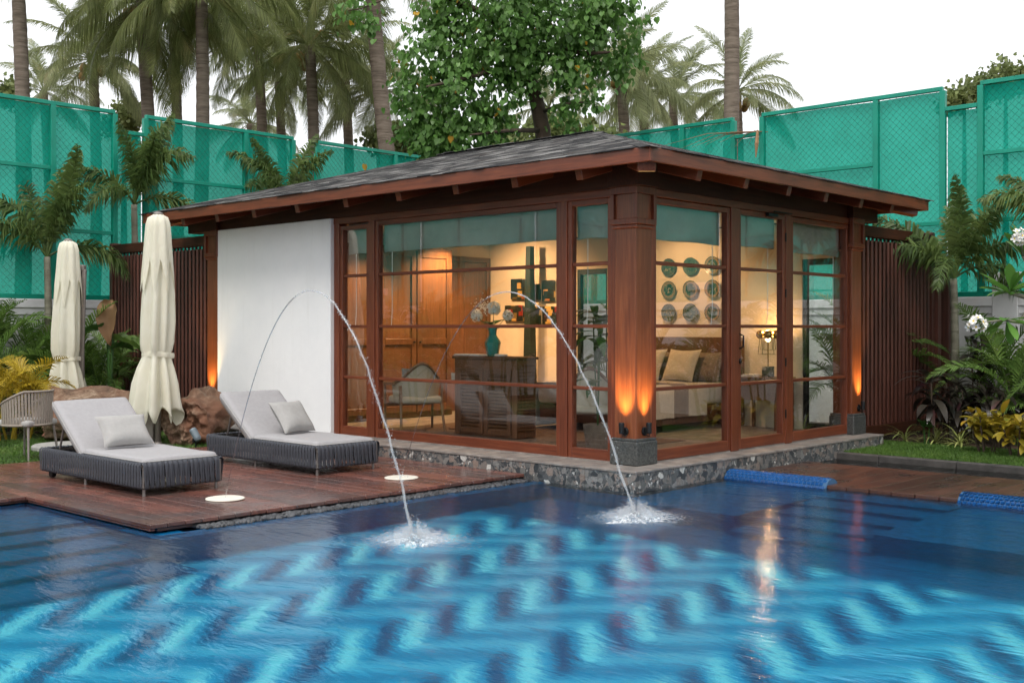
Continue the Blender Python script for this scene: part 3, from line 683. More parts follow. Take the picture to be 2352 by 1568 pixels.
# mullion posts, sills and heads between the windows
def fr(name, lo, hi, m): return part(name, lo, hi, M[m], 0.004)
for y0_, y1_ in ((4.702, 4.808), (4.017, 4.128), (0.927, 1.030), (0.264, 0.346)): fr('mullion', (0.045, y0_, 0.003), (0.17, y1_, 2.70), 'wood_z')
for x0_, x1_ in ((0.264, 0.307), (1.726, 1.877), (2.889, 3.027), (4.476, 4.479)): fr('mullion', (x0_, 0.005, 0.003), (x1_, 0.13, 2.70), 'wood_z')
fr('window_head', (0.04, 0.265, 2.657), (0.17, 4.81, 2.734), 'wood_y'); fr('window_head', (0.265, 0.0, 2.657), (4.478, 0.13, 2.734), 'wood_x')
# hinges and pulls
for zz in (0.35, 0.95, 1.75, 2.4):
    part('hinge', (0.05, 4.703, zz - 0.05), (0.062, 4.72, zz + 0.05), M['black_metal'], 0.002, w1)
    part('hinge', (2.884, 0.002, zz - 0.05), (2.90, 0.016, zz + 0.05), M['black_metal'], 0.002, w5)
MB().tube([(1.905, 0.012, 1.12), (1.905, -0.03, 1.14), (1.905, -0.035, 1.26), (1.905, 0.012, 1.28)], 0.009, 8).build('door_handle', M['black_metal'], w5, world=True, smooth=True)
MB().lathe([(0.022, 0), (0.022, 0.012), (0.012, 0.02)], 12).build('lock', M['black_metal'], w5, world=True).matrix_basis = T(1.905, 0.015, 0.98) @ RX(R(90)) @ SC(0.7, 1.4, 1)
part('door_closer', (2.45, -0.03, 2.615), (2.66, 0.012, 2.655), M['black_metal'], 0.004, w5)
part('closer_arm', (2.55, -0.045, 2.665), (2.95, -0.03, 2.68), M['black_metal'], 0.002, w5)
# small east windows that look out on the side garden
for y0_, y1_ in ((0.24, 0.74), (4.0, 4.6)):
    we = empty('side_window', (4.66, (y0_ + y1_) / 2, 0), parent=pav, world=True)
    for lo, hi in (((4.62, y0_, 0.02), (4.70, y0_ + 0.05, 2.25)), ((4.62, y1_ - 0.05, 0.02), (4.70, y1_, 2.25)), ((4.62, y0_ + 0.05, 0.02), (4.70, y1_ - 0.05, 0.1)), ((4.62, y0_ + 0.05, 2.17), (4.70, y1_ - 0.05, 2.25)), ((4.63, y0_ + 0.05, 1.35), (4.69, y1_ - 0.05, 1.38))):
        part('frame', lo, hi, M['black_metal'], 0.003, we)
    part('pane', (4.655, y0_ + 0.05, 0.1), (4.661, y1_ - 0.05, 1.35), M['glass'], 0, we); part('pane', (4.655, y0_ + 0.05, 1.38), (4.661, y1_ - 0.05, 2.17), M['glass'], 0, we)

# ================================================================ SLATTED SCREENS
def slat_screen(axis, a0, a1, n, fixed, label, base_z):
    r = empty('slatted_screen', (fixed, (a0 + a1) / 2, base_z) if axis == 'y' else ((a0 + a1) / 2, fixed, base_z), label=label, cat='screen', group='slatted screens')
    def bx(name, p0, p1, f0, f1, z0, z1, m):
        lo, hi = ((f0, p0, z0), (f1, p1, z1)) if axis == 'y' else ((p0, f0, z0), (p1, f1, z1))
        MB().box(lo, hi, 0.004).build(name, M[m], r, world=True)
    mh = 'beam_y' if axis == 'y' else 'beam_x'
    bx('top_rail', a0, a1, fixed - 0.07, fixed + 0.07, 2.55, 2.69, mh); bx('bottom_rail', a0, a1, fixed - 0.07, fixed + 0.07, -0.10, 0.06, mh)
    bx('end_post', a1, a1 + 0.09, fixed - 0.08, fixed + 0.08, -0.2, 2.72, 'slat')
    b = MB(); b.box((-0.019, -0.072, 0.062), (0.019, 0.072, 2.50), 0.003); b.box((-0.008, -0.02, 2.50), (0.008, 0.02, 2.55), 0)
    me = b.mesh('slat', M['slat']); st = (a1 - a0) / n
    for i in range(n):
        a = a0 + st * (i + 0.5)
        Mx = T(fixed, a, 0) @ RZ(R(90) + R(24)) if axis == 'y' else T(a, fixed, 0) @ RZ(R(-24))
        inst('slat', me, Mx, r, True)
    return r
slat_screen('y', 7.76, 10.62, 28, 0.15, 'dark red vertical slat screen left of the white wall', -0.2)
rs = slat_screen('x', 4.86, 7.12, 19, 0.14, 'dark red vertical slat screen right of the glazed corner room', -0.2)
MB().box((7.22, 0.02, -0.2), (7.34, 0.26, 2.6), 0.004).build('end_panel', M['slat'], rs, world=True)
gp = MB().box((7.50, -0.02, -0.26), (7.60, 0.1, 2.2), 0.004).build('gate_post', M['slat'], label='slim dark brown post before the right boundary wall', cat='post')

# ================================================================ BOUNDARY WALLS AND GREEN FENCES
FY, FX = 10.85, 7.75
def boundary(axis, a0, a1, label, pillars):
    b = empty('boundary_wall', (0, FY, -0.3) if axis == 'x' else (FX, 0, -0.3), label=label, cat='wall', group='white boundary walls')
    f = FY if axis == 'x' else FX
    def bx(name, p0, p1, d0, d1, z0, z1, c=0.01):
        lo, hi = ((p0, f + d0, z0), (p1, f + d1, z1)) if axis == 'x' else ((f + d0, p0, z0), (f + d1, p1, z1))
        MB().box(lo, hi, c).build(name, M['boundary'], b, world=True)
    bx('wall_body', a0, a1, 0.0, 0.2, -0.3, 1.55); bx('band', a0, a1, -0.03, 0.23, 1.55, 1.66); bx('coping', a0, a1, -0.06, 0.26, 1.66, 1.80)
    for p in pillars:
        bx('pillar', p - 0.18, p + 0.18, -0.07, 0.0, -0.3, 2.0); bx('pillar_cap', p - 0.22, p + 0.22, -0.11, 0.02, 2.0, 2.14)
    return b
boundary('x', -14, 7.75, 'white rendered boundary wall below the left green fence', (-5.6, -2.05))
boundary('y', -9, 10.85, 'white rendered boundary wall below the right green fence', (-0.75, -4.3))
wire = {}
def fence(axis, bays, label, f):
    r = empty('green_mesh_fence', (bays[0][0], f, 1.8) if axis == 'x' else (f, bays[0][0], 1.8), label=label, cat='fence', group='green mesh fences')
    def bx(name, p, p0, p1, d0, d1, z0, z1):
        lo, hi = ((p0, f + d0, z0), (p1, f + d1, z1)) if axis == 'x' else ((f + d0, p0, z0), (f + d1, p1, z1))
        MB().box(lo, hi, 0.004).build(name, M['green_steel'], p, world=True)
    Z0 = 1.815
    for a0, a1, ztop, posts, rails in bays:
        p = empty('fence_panel', ((a0 + a1) / 2, f, Z0) if axis == 'x' else (f, (a0 + a1) / 2, Z0), parent=r, world=True)
        h = 0.03
        for q in posts: bx('post', p, q - 0.042, q + 0.042, -0.05, 0.03, 1.80, ztop)
        bx('rail', p, a0, a1, -0.045, 0.025, ztop + 0.001, ztop + 0.062); bx('rail', p, a0, a1, -0.045, 0.025, Z0 - 0.014, Z0 + 0.06)
        for (q0, q1, z) in rails: bx('rail', p, q0 + 0.043, q1 - 0.043, -0.042, 0.022, z - 0.03, z + 0.03)
        nx_, nz_ = max(4, int((a1 - a0) / 0.18)), 16; sd_ = random.uniform(0, 90)
        def ng(u, v):
            s_, z_ = a0 + (a1 - a0) * u / nx_, Z0 + (ztop - Z0) * v / nz_
            d_ = 0.052 + 0.045 * mnoise.noise((s_ * 1.3 + sd_, z_ * 1.1, 0)) * min(1, 4 * u / nx_, 4 * (1 - u / nx_)) + 0.014 * mnoise.noise((s_ * 5 + sd_, z_ * 4, 3))
            return (s_, f + d_, z_) if axis == 'x' else (f + d_, s_, z_)
        MB().grid(ng, nx_ + 1, nz_ + 1).build('netting', M['netting'], p, world=True, smooth=True)
        # chain link: crossing diagonal wires
        b = MB(); wd, ht = a1 - a0, ztop - Z0; pt = 0.105; t = 0.0032
        for sgn in (1, -1):
            c = -ht if sgn == 1 else 0.0
            end = wd if sgn == 1 else wd + ht
            while c < end:
                if sgn == 1: s0, s1 = max(0, c), min(wd, c + ht); z0_, z1_ = s0 - c, s1 - c
                else: s0, s1 = max(0, c - ht), min(wd, c); z0_, z1_ = c - s0, c - s1
                if s1 - s0 > 0.02:
                    o = 0.0 if sgn == 1 else 0.006
                    def P(s, z, d): return (a0 + s, f + 0.012 + o + d, Z0 + z) if axis == 'x' else (f + 0.012 + o + d, a0 + s, Z0 + z)
                    e = t * 0.8
                    b.add([P(s0, z0_ + e, 0), P(s0, z0_ - e, 0), P(s0, z0_, -t), P(s1, z1_ + e, 0), P(s1, z1_ - e, 0), P(s1, z1_, -t)], [(0, 1, 4, 3), (1, 2, 5, 4), (2, 0, 3, 5)])
                c += pt
        b.build('chain_link', M['green_wire'], p, world=True)
    return r
ZT, ZL = 4.86, 4.55
lb = []
for k_ in range(-4, 2):
    b0 = 0.777 + 3.557 * k_; m_ = b0 + 1.966; e_ = b0 + 3.005
    lb.append((b0, min(e_, 7.7), ZT, (b0, m_, e_), [(b0, m_, 3.87), (m_, e_, 2.9), (b0, m_, 2.9)])) if e_ < 9 else None
    if e_ + 0.55 < 7.6: lb.append((e_ + 0.043, e_ + 0.552 - 0.043, ZL, (), []))
fence('x', lb, 'tall green mesh fence on the left wall behind the parasols', FY)
rb = []
for k_ in range(-3, 3):
    e_ = 3.206 + 3.6 * k_; b0 = e_ - 3.045; m_ = e_ - 2.0
    if e_ > 10.8: continue
    rb.append((b0, e_, ZT, (b0, m_, e_), [(m_, e_, 3.87), (b0, m_, 2.9), (m_, e_, 2.9)]))
    rb.append((e_ + 0.043, e_ + 0.555 - 0.043, ZL, (), []))
fence('y', rb, 'tall green mesh fence on the right wall behind the pavilion', FX)
# ================================================================ FURNITURE AND GARDEN OBJECTS
def rbox(b, lo, hi, r, nx=8, ny=8, nz=3, fn=None, Mx=None):
    """box with rounded edges, finely divided"""
    lo, hi = Vector(lo), Vector(hi); r = min(r, *[(hi[i] - lo[i]) * 0.499 for i in range(3)]); idx = {}; vs = []; fs = []
    N = (nx, ny, nz)
    def warp(i, n, a, b_):      # rows gather near the edges
        t = i / n; return a + (b_ - a) * (0.5 - 0.5 * math.cos(math.pi * t)) * 0.6 + (b_ - a) * t * 0.4
    def vert(i, j, k):
        key = (i, j, k)
        if key not in idx:
            p = Vector((warp(i, nx, lo.x, hi.x), warp(j, ny, lo.y, hi.y), warp(k, nz, lo.z, hi.z)))
            q = Vector([min(max(p[a], lo[a] + r), hi[a] - r) for a in range(3)]); d = p - q
            if d.length > 1e-9: p = q + d.normalized() * r
            if fn: p = fn(p)
            idx[key] = len(vs); vs.append(p)
        return idx[key]
    for (a, bx_, c) in ((0, 1, 2), (1, 2, 0), (2, 0, 1)):
        for e in (0, N[c]):
            for i in range(N[a]):
                for j in range(N[bx_]):
                    q = []
                    for (di, dj) in ((0, 0), (1, 0), (1, 1), (0, 1)):
                        k = [0, 0, 0]; k[a] = i + di; k[bx_] = j + dj; k[c] = e; q.append(vert(*k))
                    fs.append(tuple(q if e else q[::-1]))
    return b.add(vs, fs, Mx)
def pillow(w, h, t, seed=0, n=18):
    b = MB(); rnd = random.Random(seed); ox = rnd.uniform(0, 50)
    def f(sgn):
        def g(u, v):
            a, c = 2 * u / n - 1, 2 * v / n - 1
            x = w / 2 * a * (1 - 0.10 * (1 - c * c)); y = h / 2 * c * (1 - 0.10 * (1 - a * a))
            e = max(0, (1 - a ** 4) * (1 - c ** 4)); z = sgn * t / 2 * e ** 0.55
            z += 0.010 * e * mnoise.noise((x * 7 + ox, y * 7, sgn)) + (0.006 * math.sin(26 * a) * (1 - abs(c)) * abs(c) ** 2 if abs(c) > .6 else 0)
            return (x, y, z)
        return g
    b.grid(f(1), n + 1, n + 1); b.grid(lambda u, v: f(-1)(n - u, v), n + 1, n + 1); return b

def strap_mesh():
    b = MB(); rows = [(-0.030, 0.283), (-0.006, 0.291), (0.014, 0.283), (0.021, 0.262), (0.020, 0.21), (0.016, 0.165), (0.015, 0.12), (0.017, 0.085), (0.010, 0.064), (-0.02, 0.060)]
    wa = [0.021, 0.021, 0.021, 0.0205, 0.0175, 0.0125, 0.0075, 0.004, 0.003, 0.003]; wb = wa[::-1]
    for wl_, s0, dn, sl in ((wa, 0.0, 0.006, 0.004), (wb, 0.025, -0.001, -0.004)):
        def g(u, v):
            c = (-1, -0.82, -0.3, 0.3, 0.82, 1)[u]; n_, z = rows[v]; pf = 0.007 * (1 - c * c)
            return (s0 + c * wl_[v] + sl * (v - 4.5) * 0.3, -(n_ + dn + pf), z + (pf if v in (0, 1) else 0))
        b.grid(g, 6, 10)
    return b.mesh('woven_strap', M['strap'], True)
STRAP = strap_mesh()
def lounger(loc, label, pl_label, pw, ph, pr, ppos):
    r = empty('sun_lounger', loc, label=label, cat='lounger', group='grey sun loungers on the deck')
    W_, L = 0.83, 2.05
    fr_ = MB(); c = 0.03
    for z in (0.262, 0.078):
        pts = [(c, c, z), (W_ - c, c, z), (W_ - c, L - c, z), (c, L - c, z), (c, c, z)]
        fr_.tube(pts, 0.013, 8)
    for p in ((c, c), (W_ - c, c), (W_ - c, L - c), (c, L - c), (W_ * .36, c), (W_ * .68, c)): fr_.tube([(*p, 0.078), (*p, 0.262)], 0.011, 8)
    fr_.box((c, c, 0.15), (W_ - c, L - c, 0.17)); fr_.build('base_frame', M['grey_metal'], r, smooth=False)
    for p in ((0.05, 0.06), (W_ - 0.05, 0.06), (0.05, 1.15), (W_ - 0.05, 1.15)):
        MB().tube([(*p, 0), (*p, 0.012), (*p, 0.014), (*p, 0.078)], [0.017, 0.017, 0.014, 0.014], 10).build('leg', M['grey_metal'], r)
    for p in ((0.07, L - 0.16), (W_ - 0.07, L - 0.16)):
        MB().lathe([(0.0, -0.02), (0.04, -0.02), (0.043, 0), (0.04, 0.02), (0.0, 0.02)], 16, M=T(p[0], p[1], 0.043) @ RY(R(90))).build('wheel', M['black_metal'], r, smooth=False)
    sp = 0.050
    def run(n, f, gap=None):
        for i in range(n): inst('woven_strap', STRAP, f(i), r)
    nf = 15; st = (W_ - 0.07) / nf
    for i in range(nf): inst('woven_strap', STRAP, T(0.035 + i * st + (0.006 if i % 5 == 4 else 0), c, 0) @ SC(0.95, 1, 1), r)
    for i in range(nf): inst('woven_strap', STRAP, T(W_ - 0.035 - i * st, L - c, 0) @ RZ(R(180)) @ SC(0.95, 1, 1), r)
    nl = 40; st = (L - 0.06) / nl
    for i in range(nl): inst('woven_strap', STRAP, T(c, L - 0.03 - i * st, 0) @ RZ(R(-90)), r)
    for i in range(nl): inst('woven_strap', STRAP, T(W_ - c, 0.03 + i * st, 0) @ RZ(R(90)), r)
    H = 1.20
    seat = MB(); wob = lambda p: Vector((p.x, p.y, p.z + 0.010 * mnoise.noise((p.x * 3 + loc[0], p.y * 3, 1)) + 0.004 * mnoise.noise((p.x * 11 + loc[0], p.y * 7, 4))))
    rbox(seat, (0.035, 0.045, 0.215), (W_ - 0.035, H, 0.335), 0.04, 14, 20, 5, wob); seat.build('seat_cushion', M['mattress'], r, smooth=True)
    ang = R(37); bk = MB(); rbox(bk, (0.02, 0.0, -0.05), (W_ - 0.02, 0.80, 0.055), 0.045, 14, 18, 5, wob)
    bo = bk.build('back_cushion', M['mattress'], r, smooth=True); bo.matrix_basis = T(0, H - 0.02, 0.262) @ RX(ang)
    def piping(x0, x1, y0, y1, z, c_=0.04):
        return [(x0 + c_, y0, z), (x1 - c_, y0, z), (x1 - c_ * .3, y0 + c_ * .3, z), (x1, y0 + c_, z), (x1, y1 - c_, z), (x1 - c_ * .3, y1 - c_ * .3, z), (x1 - c_, y1, z), (x0 + c_, y1, z), (x0 + c_ * .3, y1 - c_ * .3, z), (x0, y1 - c_, z), (x0, y0 + c_, z), (x0 + c_ * .3, y0 + c_ * .3, z), (x0 + c_, y0, z)]
    pp = MB().tube(piping(0.018, W_ - 0.018, -0.002, 0.802, 0.018), 0.005, 6).build('piping', M['pillow'], bo, smooth=True)
    MB().tube(piping(0.033, W_ - 0.033, 0.043, H + 0.002, 0.302), 0.005, 6).build('piping', M['pillow'], r, smooth=True)
    bf = MB(); bf.box((0.05, 0.03, -0.075), (W_ - 0.05, 0.76, -0.052), 0.005); o = bf.build('back_frame', M['taupe_metal'], r); o.matrix_basis = T(0, H - 0.02, 0.262) @ RX(ang)
    for x in (0.06, W_ - 0.06): MB().tube([(x, H + 0.42, 0.52), (x, H + 0.56, 0.16)], 0.011, 8).build('prop_strut', M['grey_metal'], r)
    p = pillow(pw, ph, 0.16, seed=int(abs(loc[0]) * 10)).build('cushion', M['pillow'], smooth=True)
    p.matrix_basis = T(Vector(loc) + Vector((ppos[0], ppos[1], 0.335 + ppos[2]))) @ RZ(pr) @ RX(ang + R(14))
    tag(p, pl_label, 'cushion', 'cushions on the loungers'); return r
lounger((-3.88, 2.47, DZ), 'grey woven sun lounger nearest the camera with reclined back', 'grey cushion on the lounger nearest the camera', 0.50, 0.36, R(-4), (0.38, 1.03, 0.165))
lounger((-1.95, 2.52, DZ), 'grey woven sun lounger before the white wall with reclined back', 'light grey cushion on the lounger before the white wall', 0.46, 0.42, R(8), (0.46, 1.05, 0.18))

# ---- closed parasols
def parasol(loc, s, seed, mast_dx, label):
    rnd = random.Random(seed); r = empty('closed_parasol', loc, label=label, cat='parasol', group='closed cream parasols')
    ox = rnd.uniform(0, 90); n = 72
    prof = [(0.30, 0.285), (0.36, 0.30), (0.45, 0.285), (0.60, 0.27), (0.80, 0.245), (1.00, 0.20), (1.10, 0.178), (1.16, 0.165), (1.22, 0.178), (1.32, 0.195), (1.60, 0.200), (1.95, 0.190), (2.25, 0.175), (2.55, 0.158), (2.78, 0.142), (2.88, 0.125), (2.93, 0.07), (2.945, 0.0)]
    m = len(prof)
    def g(u, v):
        a = 2 * math.pi * u / n; z, rr = prof[v]; t = max(0, (2.9 - z) / 2.6)
        fold = math.cos(8 * a + 0.8 * math.sin(2 * a + ox) + 0.5 * mnoise.noise((z * 1.2, ox, 0)))
        fold2 = mnoise.noise((math.cos(a) * 1.7 + ox, math.sin(a) * 1.7, z * 0.8))
        amp = 0.15 if z > 1.0 else 0.24
        if 1.12 < z < 1.2: amp = 0.05
        k = 1 + amp * fold * min(1, t * 2 + 0.2) + 0.34 * fold2 * min(1, t * 1.6)
        zz = z
        if v <= 2: zz += (0.16 * abs(math.sin(4 * a + ox)) - 0.14 * mnoise.noise((a * 2, ox, 3)) - 0.03) * (1 if v == 0 else 0.6 if v == 1 else .3)
        rr *= 0.88; k += 0.05 * mnoise.noise((math.cos(a) * 6 + ox, math.sin(a) * 6, z * 5)) * min(1, t * 2); lean = 0.03 * math.sin(z * 2 + ox) * min(1, (2.9 - z))
        return (rr * k * math.cos(a) * 1.06 + lean, rr * k * math.sin(a) * 1.06 + lean * .5, zz)
    c = MB(); c.grid(g, n, m, wrap=True); c.build('canopy', M['canopy'], r, smooth=True)
    # short vent layer draped over the top, pointed hem
    vp = [(2.14, 0.205), (2.3, 0.197), (2.5, 0.178), (2.7, 0.160), (2.84, 0.145), (2.92, 0.12), (2.955, 0.06), (2.96, 0.0)]
    def g2(u, v):
        a = 2 * math.pi * u / n; z, rr = vp[v]; rr *= 0.91; zig = abs(((u / n * 8 + ox) % 1) * 2 - 1)
        zz = z + (0.46 * zig - 0.20) * (1 - v / 4) if v < 4 else z
        k = 1 + 0.10 * math.cos(8 * a + ox * 6.28 * 0) + 0.08 * mnoise.noise((math.cos(a) * 2 + ox, math.sin(a) * 2, z))
        return (rr * k * math.cos(a) * 1.06, rr * k * math.sin(a) * 1.06, zz)
    c = MB(); c.grid(g2, n, len(vp), wrap=True); c.build('vent_flap', M['canopy'], r, smooth=True)
    c = MB(); c.grid(lambda u, v: ((0.189 + (0.004 if v in (1, 2) else 0)) * (1 + 0.06 * math.cos(8 * 2 * math.pi * u / n) + 0.14 * mnoise.noise((math.cos(2 * math.pi * u / n) * 1.7 + ox, math.sin(2 * math.pi * u / n) * 1.7, 0.93))) * math.cos(2 * math.pi * u / n), (0.189 + (0.004 if v in (1, 2) else 0)) * (1 + 0.06 * math.cos(8 * 2 * math.pi * u / n) + 0.14 * mnoise.noise((math.cos(2 * math.pi * u / n) * 1.7 + ox, math.sin(2 * math.pi * u / n) * 1.7, 0.93))) * math.sin(2 * math.pi * u / n), 1.125 + 0.022 * v + 0.02 * math.cos(2 * math.pi * u / n + ox)), n, 4, wrap=True)
    c.build('tie_band', M['canopy'], r, smooth=True)
    MB().lathe([(0.0, 2.94), (0.06, 2.95), (0.062, 2.975), (0.03, 2.99), (0, 2.992)], 20).build('top_cap', M['taupe_metal'], r, smooth=True)
    MB().tube([(0, 0, 0.02), (0, 0, 2.93)], 0.036, 14).build('pole', M['taupe_metal'], r, smooth=True)
    MB().lathe([(0.0, 0), (0.2, 0), (0.2, 0.012), (0.06, 0.02), (0.045, 0.05), (0, 0.05)], 24).build('foot', M['taupe_metal'], r)
    MB().lathe([(0, -0.02), (0.02, -0.02), (0.024, 0), (0.02, 0.02), (0, 0.02)], 12, M=T(-0.03, -0.045, 0.62) @ RX(R(90))).build('crank_knob', M['taupe_metal'], r)
    d = Vector((RGT.x, RGT.y, 0)) * mast_dx
    ms_ = MB(); ms_.box((-0.035, -0.05, 0.0), (0.035, 0.05, 2.55), 0.008, T(d.x + .08, d.y + .1, 0) @ RZ(R(40))); ms_.build('mast', M['taupe_metal'], r)
    ar = MB(); ar.box((-0.022, -0.03, 0.85), (0.022, 0.03, 2.53), 0.006, T(d.x * .9 + .06, d.y * .9 + .05, 0) @ RZ(R(40)) @ RX(R(1.6))); ar.build('folded_arm', M['taupe_metal'], r)
    cp = MB(); cp.box((-0.06, -0.07, 2.5), (0.06, 0.07, 2.60), 0.02, T(d.x * .97 + .07, d.y * .97 + .07, 0) @ RZ(R(40))); cp.build('mast_cap', M['taupe_metal'], r)
    for ch in r.children: ch.matrix_basis = SC(s) @ ch.matrix_basis
    return r
parasol((-1.42, 6.545, -0.16), 1.0, 3, -0.12, 'closed cream parasol nearer the white wall, the larger one')
parasol((-1.60, 8.66, -0.16), 0.92, 8, 0.16, 'closed cream parasol farther left by the palms, the smaller one')

# ---- driftwood logs
def m_log():
    m, nt, b, o = nm('driftwood'); v = coords(nt); f = noise(nt, v, 5, 8, 0.7, 1.2); f2 = noise(nt, v, 1.6, 3)
    c = ramp(nt, f, [(0.3, (0.05, 0.028, 0.018)), (0.5, (0.20, 0.125, 0.08)), (0.7, (0.42, 0.31, 0.22))]); c = mixc(nt, ramp(nt, f2, [(0.45, (0, 0, 0)), (0.62, (1, 1, 1))]), c, (0.19, 0.088, 0.05))
    lk(nt, c, b.inputs['Base Color']); b.inputs['Roughness'].default_value = 0.85; bump(nt, f, b, 0.9, 0.05); return m
M['log'] = m_log()
def log(c, axis, L, rad, seed, label, hollow):
    ox = seed * 7.3; b = MB(); nu, nv = 110, 40; ax = Vector(axis).normalized(); u = ax.orthogonal().normalized(); w = ax.cross(u)
    def g(i, j):
        a = 2 * math.pi * i / nu; t = j / (nv - 1); p = Vector((math.cos(a), math.sin(a), 0))
        rr = rad * (1 + 0.30 * mnoise.noise((p.x * 1.1 + ox, p.y * 1.1, t * 2.4)) + 0.18 * mnoise.noise((p.x * 2.6 + ox, p.y * 2.6, t * 3)) + 0.07 * mnoise.noise((p.x * 5 + ox, p.y * 5, t * 5)) + 0.03 * mnoise.noise((p.x * 11 + ox, p.y * 11, t * 9)))
        return Vector(c) + ax * (t - 0.5) * L * (1 + 0.08 * mnoise.noise((p.x * 2, p.y * 2, ox))) + (u * p.x + w * p.y) * rr
    b.grid(g, nu, nv, wrap=True)
    for e in (0, nv - 1):       # broken end grain with a dark hollow
        t = e / (nv - 1); rings = 22
        def h(i, k):
            q = g(i, e); cc = Vector(c) + ax * (t - 0.5) * L; s = 1 - k / rings; a = 2 * math.pi * i / nu; q = q.lerp(cc + (u * math.cos(a) + w * math.sin(a)) * rad, 1 - s ** 3)
            a = 2 * math.pi * i / nu; hl = math.exp(-((s * math.cos(a) - 0.35) ** 2 + (s * math.sin(a) - 0.1) ** 2) / 0.05) * hollow
            rough = 0.2 * mnoise.noise((s * math.cos(a) * 1.7 + ox, s * math.sin(a) * 1.7, 5)) + 0.12 * mnoise.noise((s * math.cos(a) * 4 + ox, s * math.sin(a) * 4, 8)) + 0.06 * mnoise.noise((s * math.cos(a) * 9, s * math.sin(a) * 9, ox))
            return cc + (q - cc) * s + ax * (1 if e == 0 else -1) * (rough + hl * 0.25) * rad * 2 * (1 - s ** 6)
        b.grid(h, nu, rings + 1, wrap=True)
    return b.build('driftwood_log', M['log'], smooth=True, label=label, cat='log', group='driftwood logs')
log((-0.86, 6.50, 0.15), (0.62, 0.35, 0.05), 0.75, 0.34, 1, 'massive brown root log with hollow end beside the white wall', 1.0)
log((-1.62, 7.62, 0.17), (-0.80, 0.55, 0.06), 1.35, 0.36, 2, 'weathered root log lying behind the larger parasol', 0.4)

# ---- garden spotlights on spikes
def spike_light(p, aim, mat, label):
    r = empty('garden_spotlight', p, aim, label=label, cat='garden light', group='garden spotlights on spikes')
    MB().tube([(0, 0, -0.05), (0, 0, 0.08)], 0.008, 8).build('spike', M['black_metal'], r)
    MB().lathe([(0, -0.08), (0.035, -0.08), (0.048, -0.05), (0.048, 0.07), (0.042, 0.09), (0.036, 0.09), (0.034, 0.05), (0, 0.05)], 16, M=T(0, 0, 0.16) @ RX(R(35))).build('lamp_head', mat, r, smooth=False)
    MB().box((-0.055, -0.012, 0.07), (0.055, 0.012, 0.12), 0.004).build('bracket', M['black_metal'], r)
M['bluegrey'] = m_plain('bluegrey_paint', (0.16, 0.20, 0.23), 0.45, 0.2)
spike_light((-1.22, 5.98, -0.16), R(200), M['bluegrey'], 'blue grey garden spotlight on the grass by the log')
spike_light(tuple(onz(2248, 1025, -0.13)), R(20), M['grey_metal'], 'grey cylinder garden spotlight by the croton')
spike_light((-2.62, 9.3, -0.16), R(10), M['grey_metal'], 'grey garden spotlight behind the woven chair')

# ---- round stone slab
MB().lathe([(0, 0), (0.40, 0), (0.42, 0.02), (0.42, 0.06), (0.40, 0.075), (0, 0.075)], 48).build('round_slab', M['concrete'], smooth=False, label='round pale stone slab on the lawn behind the lounger', cat='slab').location = (-2.42, 6.95, -0.165)

# ---- woven garden chairs
M['rope'] = m_plain('taupe_rope', (0.30, 0.26, 0.22), 0.8, var=0.12, scale=40, bs=0.3)
def chair(loc, rz, label):
    r = empty('woven_armchair', loc, rz, label=label, cat='chair', group='taupe woven garden chairs')
    def arc(a, z): # plan of the tub shell, open at the front (-y)
        rx, ry_ = 0.29 + 0.02 * (z - 0.42) / 0.35, 0.27; return Vector((rx * math.sin(a), ry_ * math.cos(a), z))
    top = lambda a: 0.78 - 0.13 * max(0, abs(a) - 0.9)
    A = [R(k) for k in range(-118, 119, 6)]
    MB().tube([arc(a, top(a)) for a in A], 0.014, 8).build('top_rail', M['rope'], r, smooth=True)
    MB().tube([arc(a, 0.40) for a in A], 0.014, 8).build('seat_rail', M['rope'], r, smooth=True)
    for k in range(-114, 115, 7):
        a = R(k); b = MB(); p0, p1 = arc(a, 0.395), arc(a, top(a) + 0.01); tn = (arc(a + .05, .5) - arc(a - .05, .5)).normalized() * 0.0125; nn = Vector((0, 0, 1)).cross(tn).normalized() * 0.004
        b.add([p0 - tn - nn, p0 + tn - nn, p0 + tn + nn, p0 - tn + nn, p1 - tn - nn, p1 + tn - nn, p1 + tn + nn, p1 - tn + nn], [(0, 1, 5, 4), (1, 2, 6, 5), (2, 3, 7, 6), (3, 0, 4, 7), (4, 5, 6, 7), (3, 2, 1, 0)])
        b.build('rope_strap', M['rope'], r)
    s = MB(); rbox(s, (-0.25, -0.25, 0.38), (0.25, 0.24, 0.46), 0.035, 8, 8, 3); s.build('seat_cushion', M['pillow'], r, smooth=True)
    for sx in (-1, 1):
        for sy in (-1, 1): MB().tube([(sx * 0.20, sy * 0.20, 0.40), (sx * 0.245, sy * 0.245, 0.0)], [0.016, 0.011], 8).build('leg', M['taupe_metal'], r)
    return r
chair((-3.22, 6.30, -0.155), R(205), 'taupe woven armchair on the lawn at the left picture edge')
chair((-3.30, 7.9, -0.155), R(30), 'taupe woven armchair half hidden behind the front one')

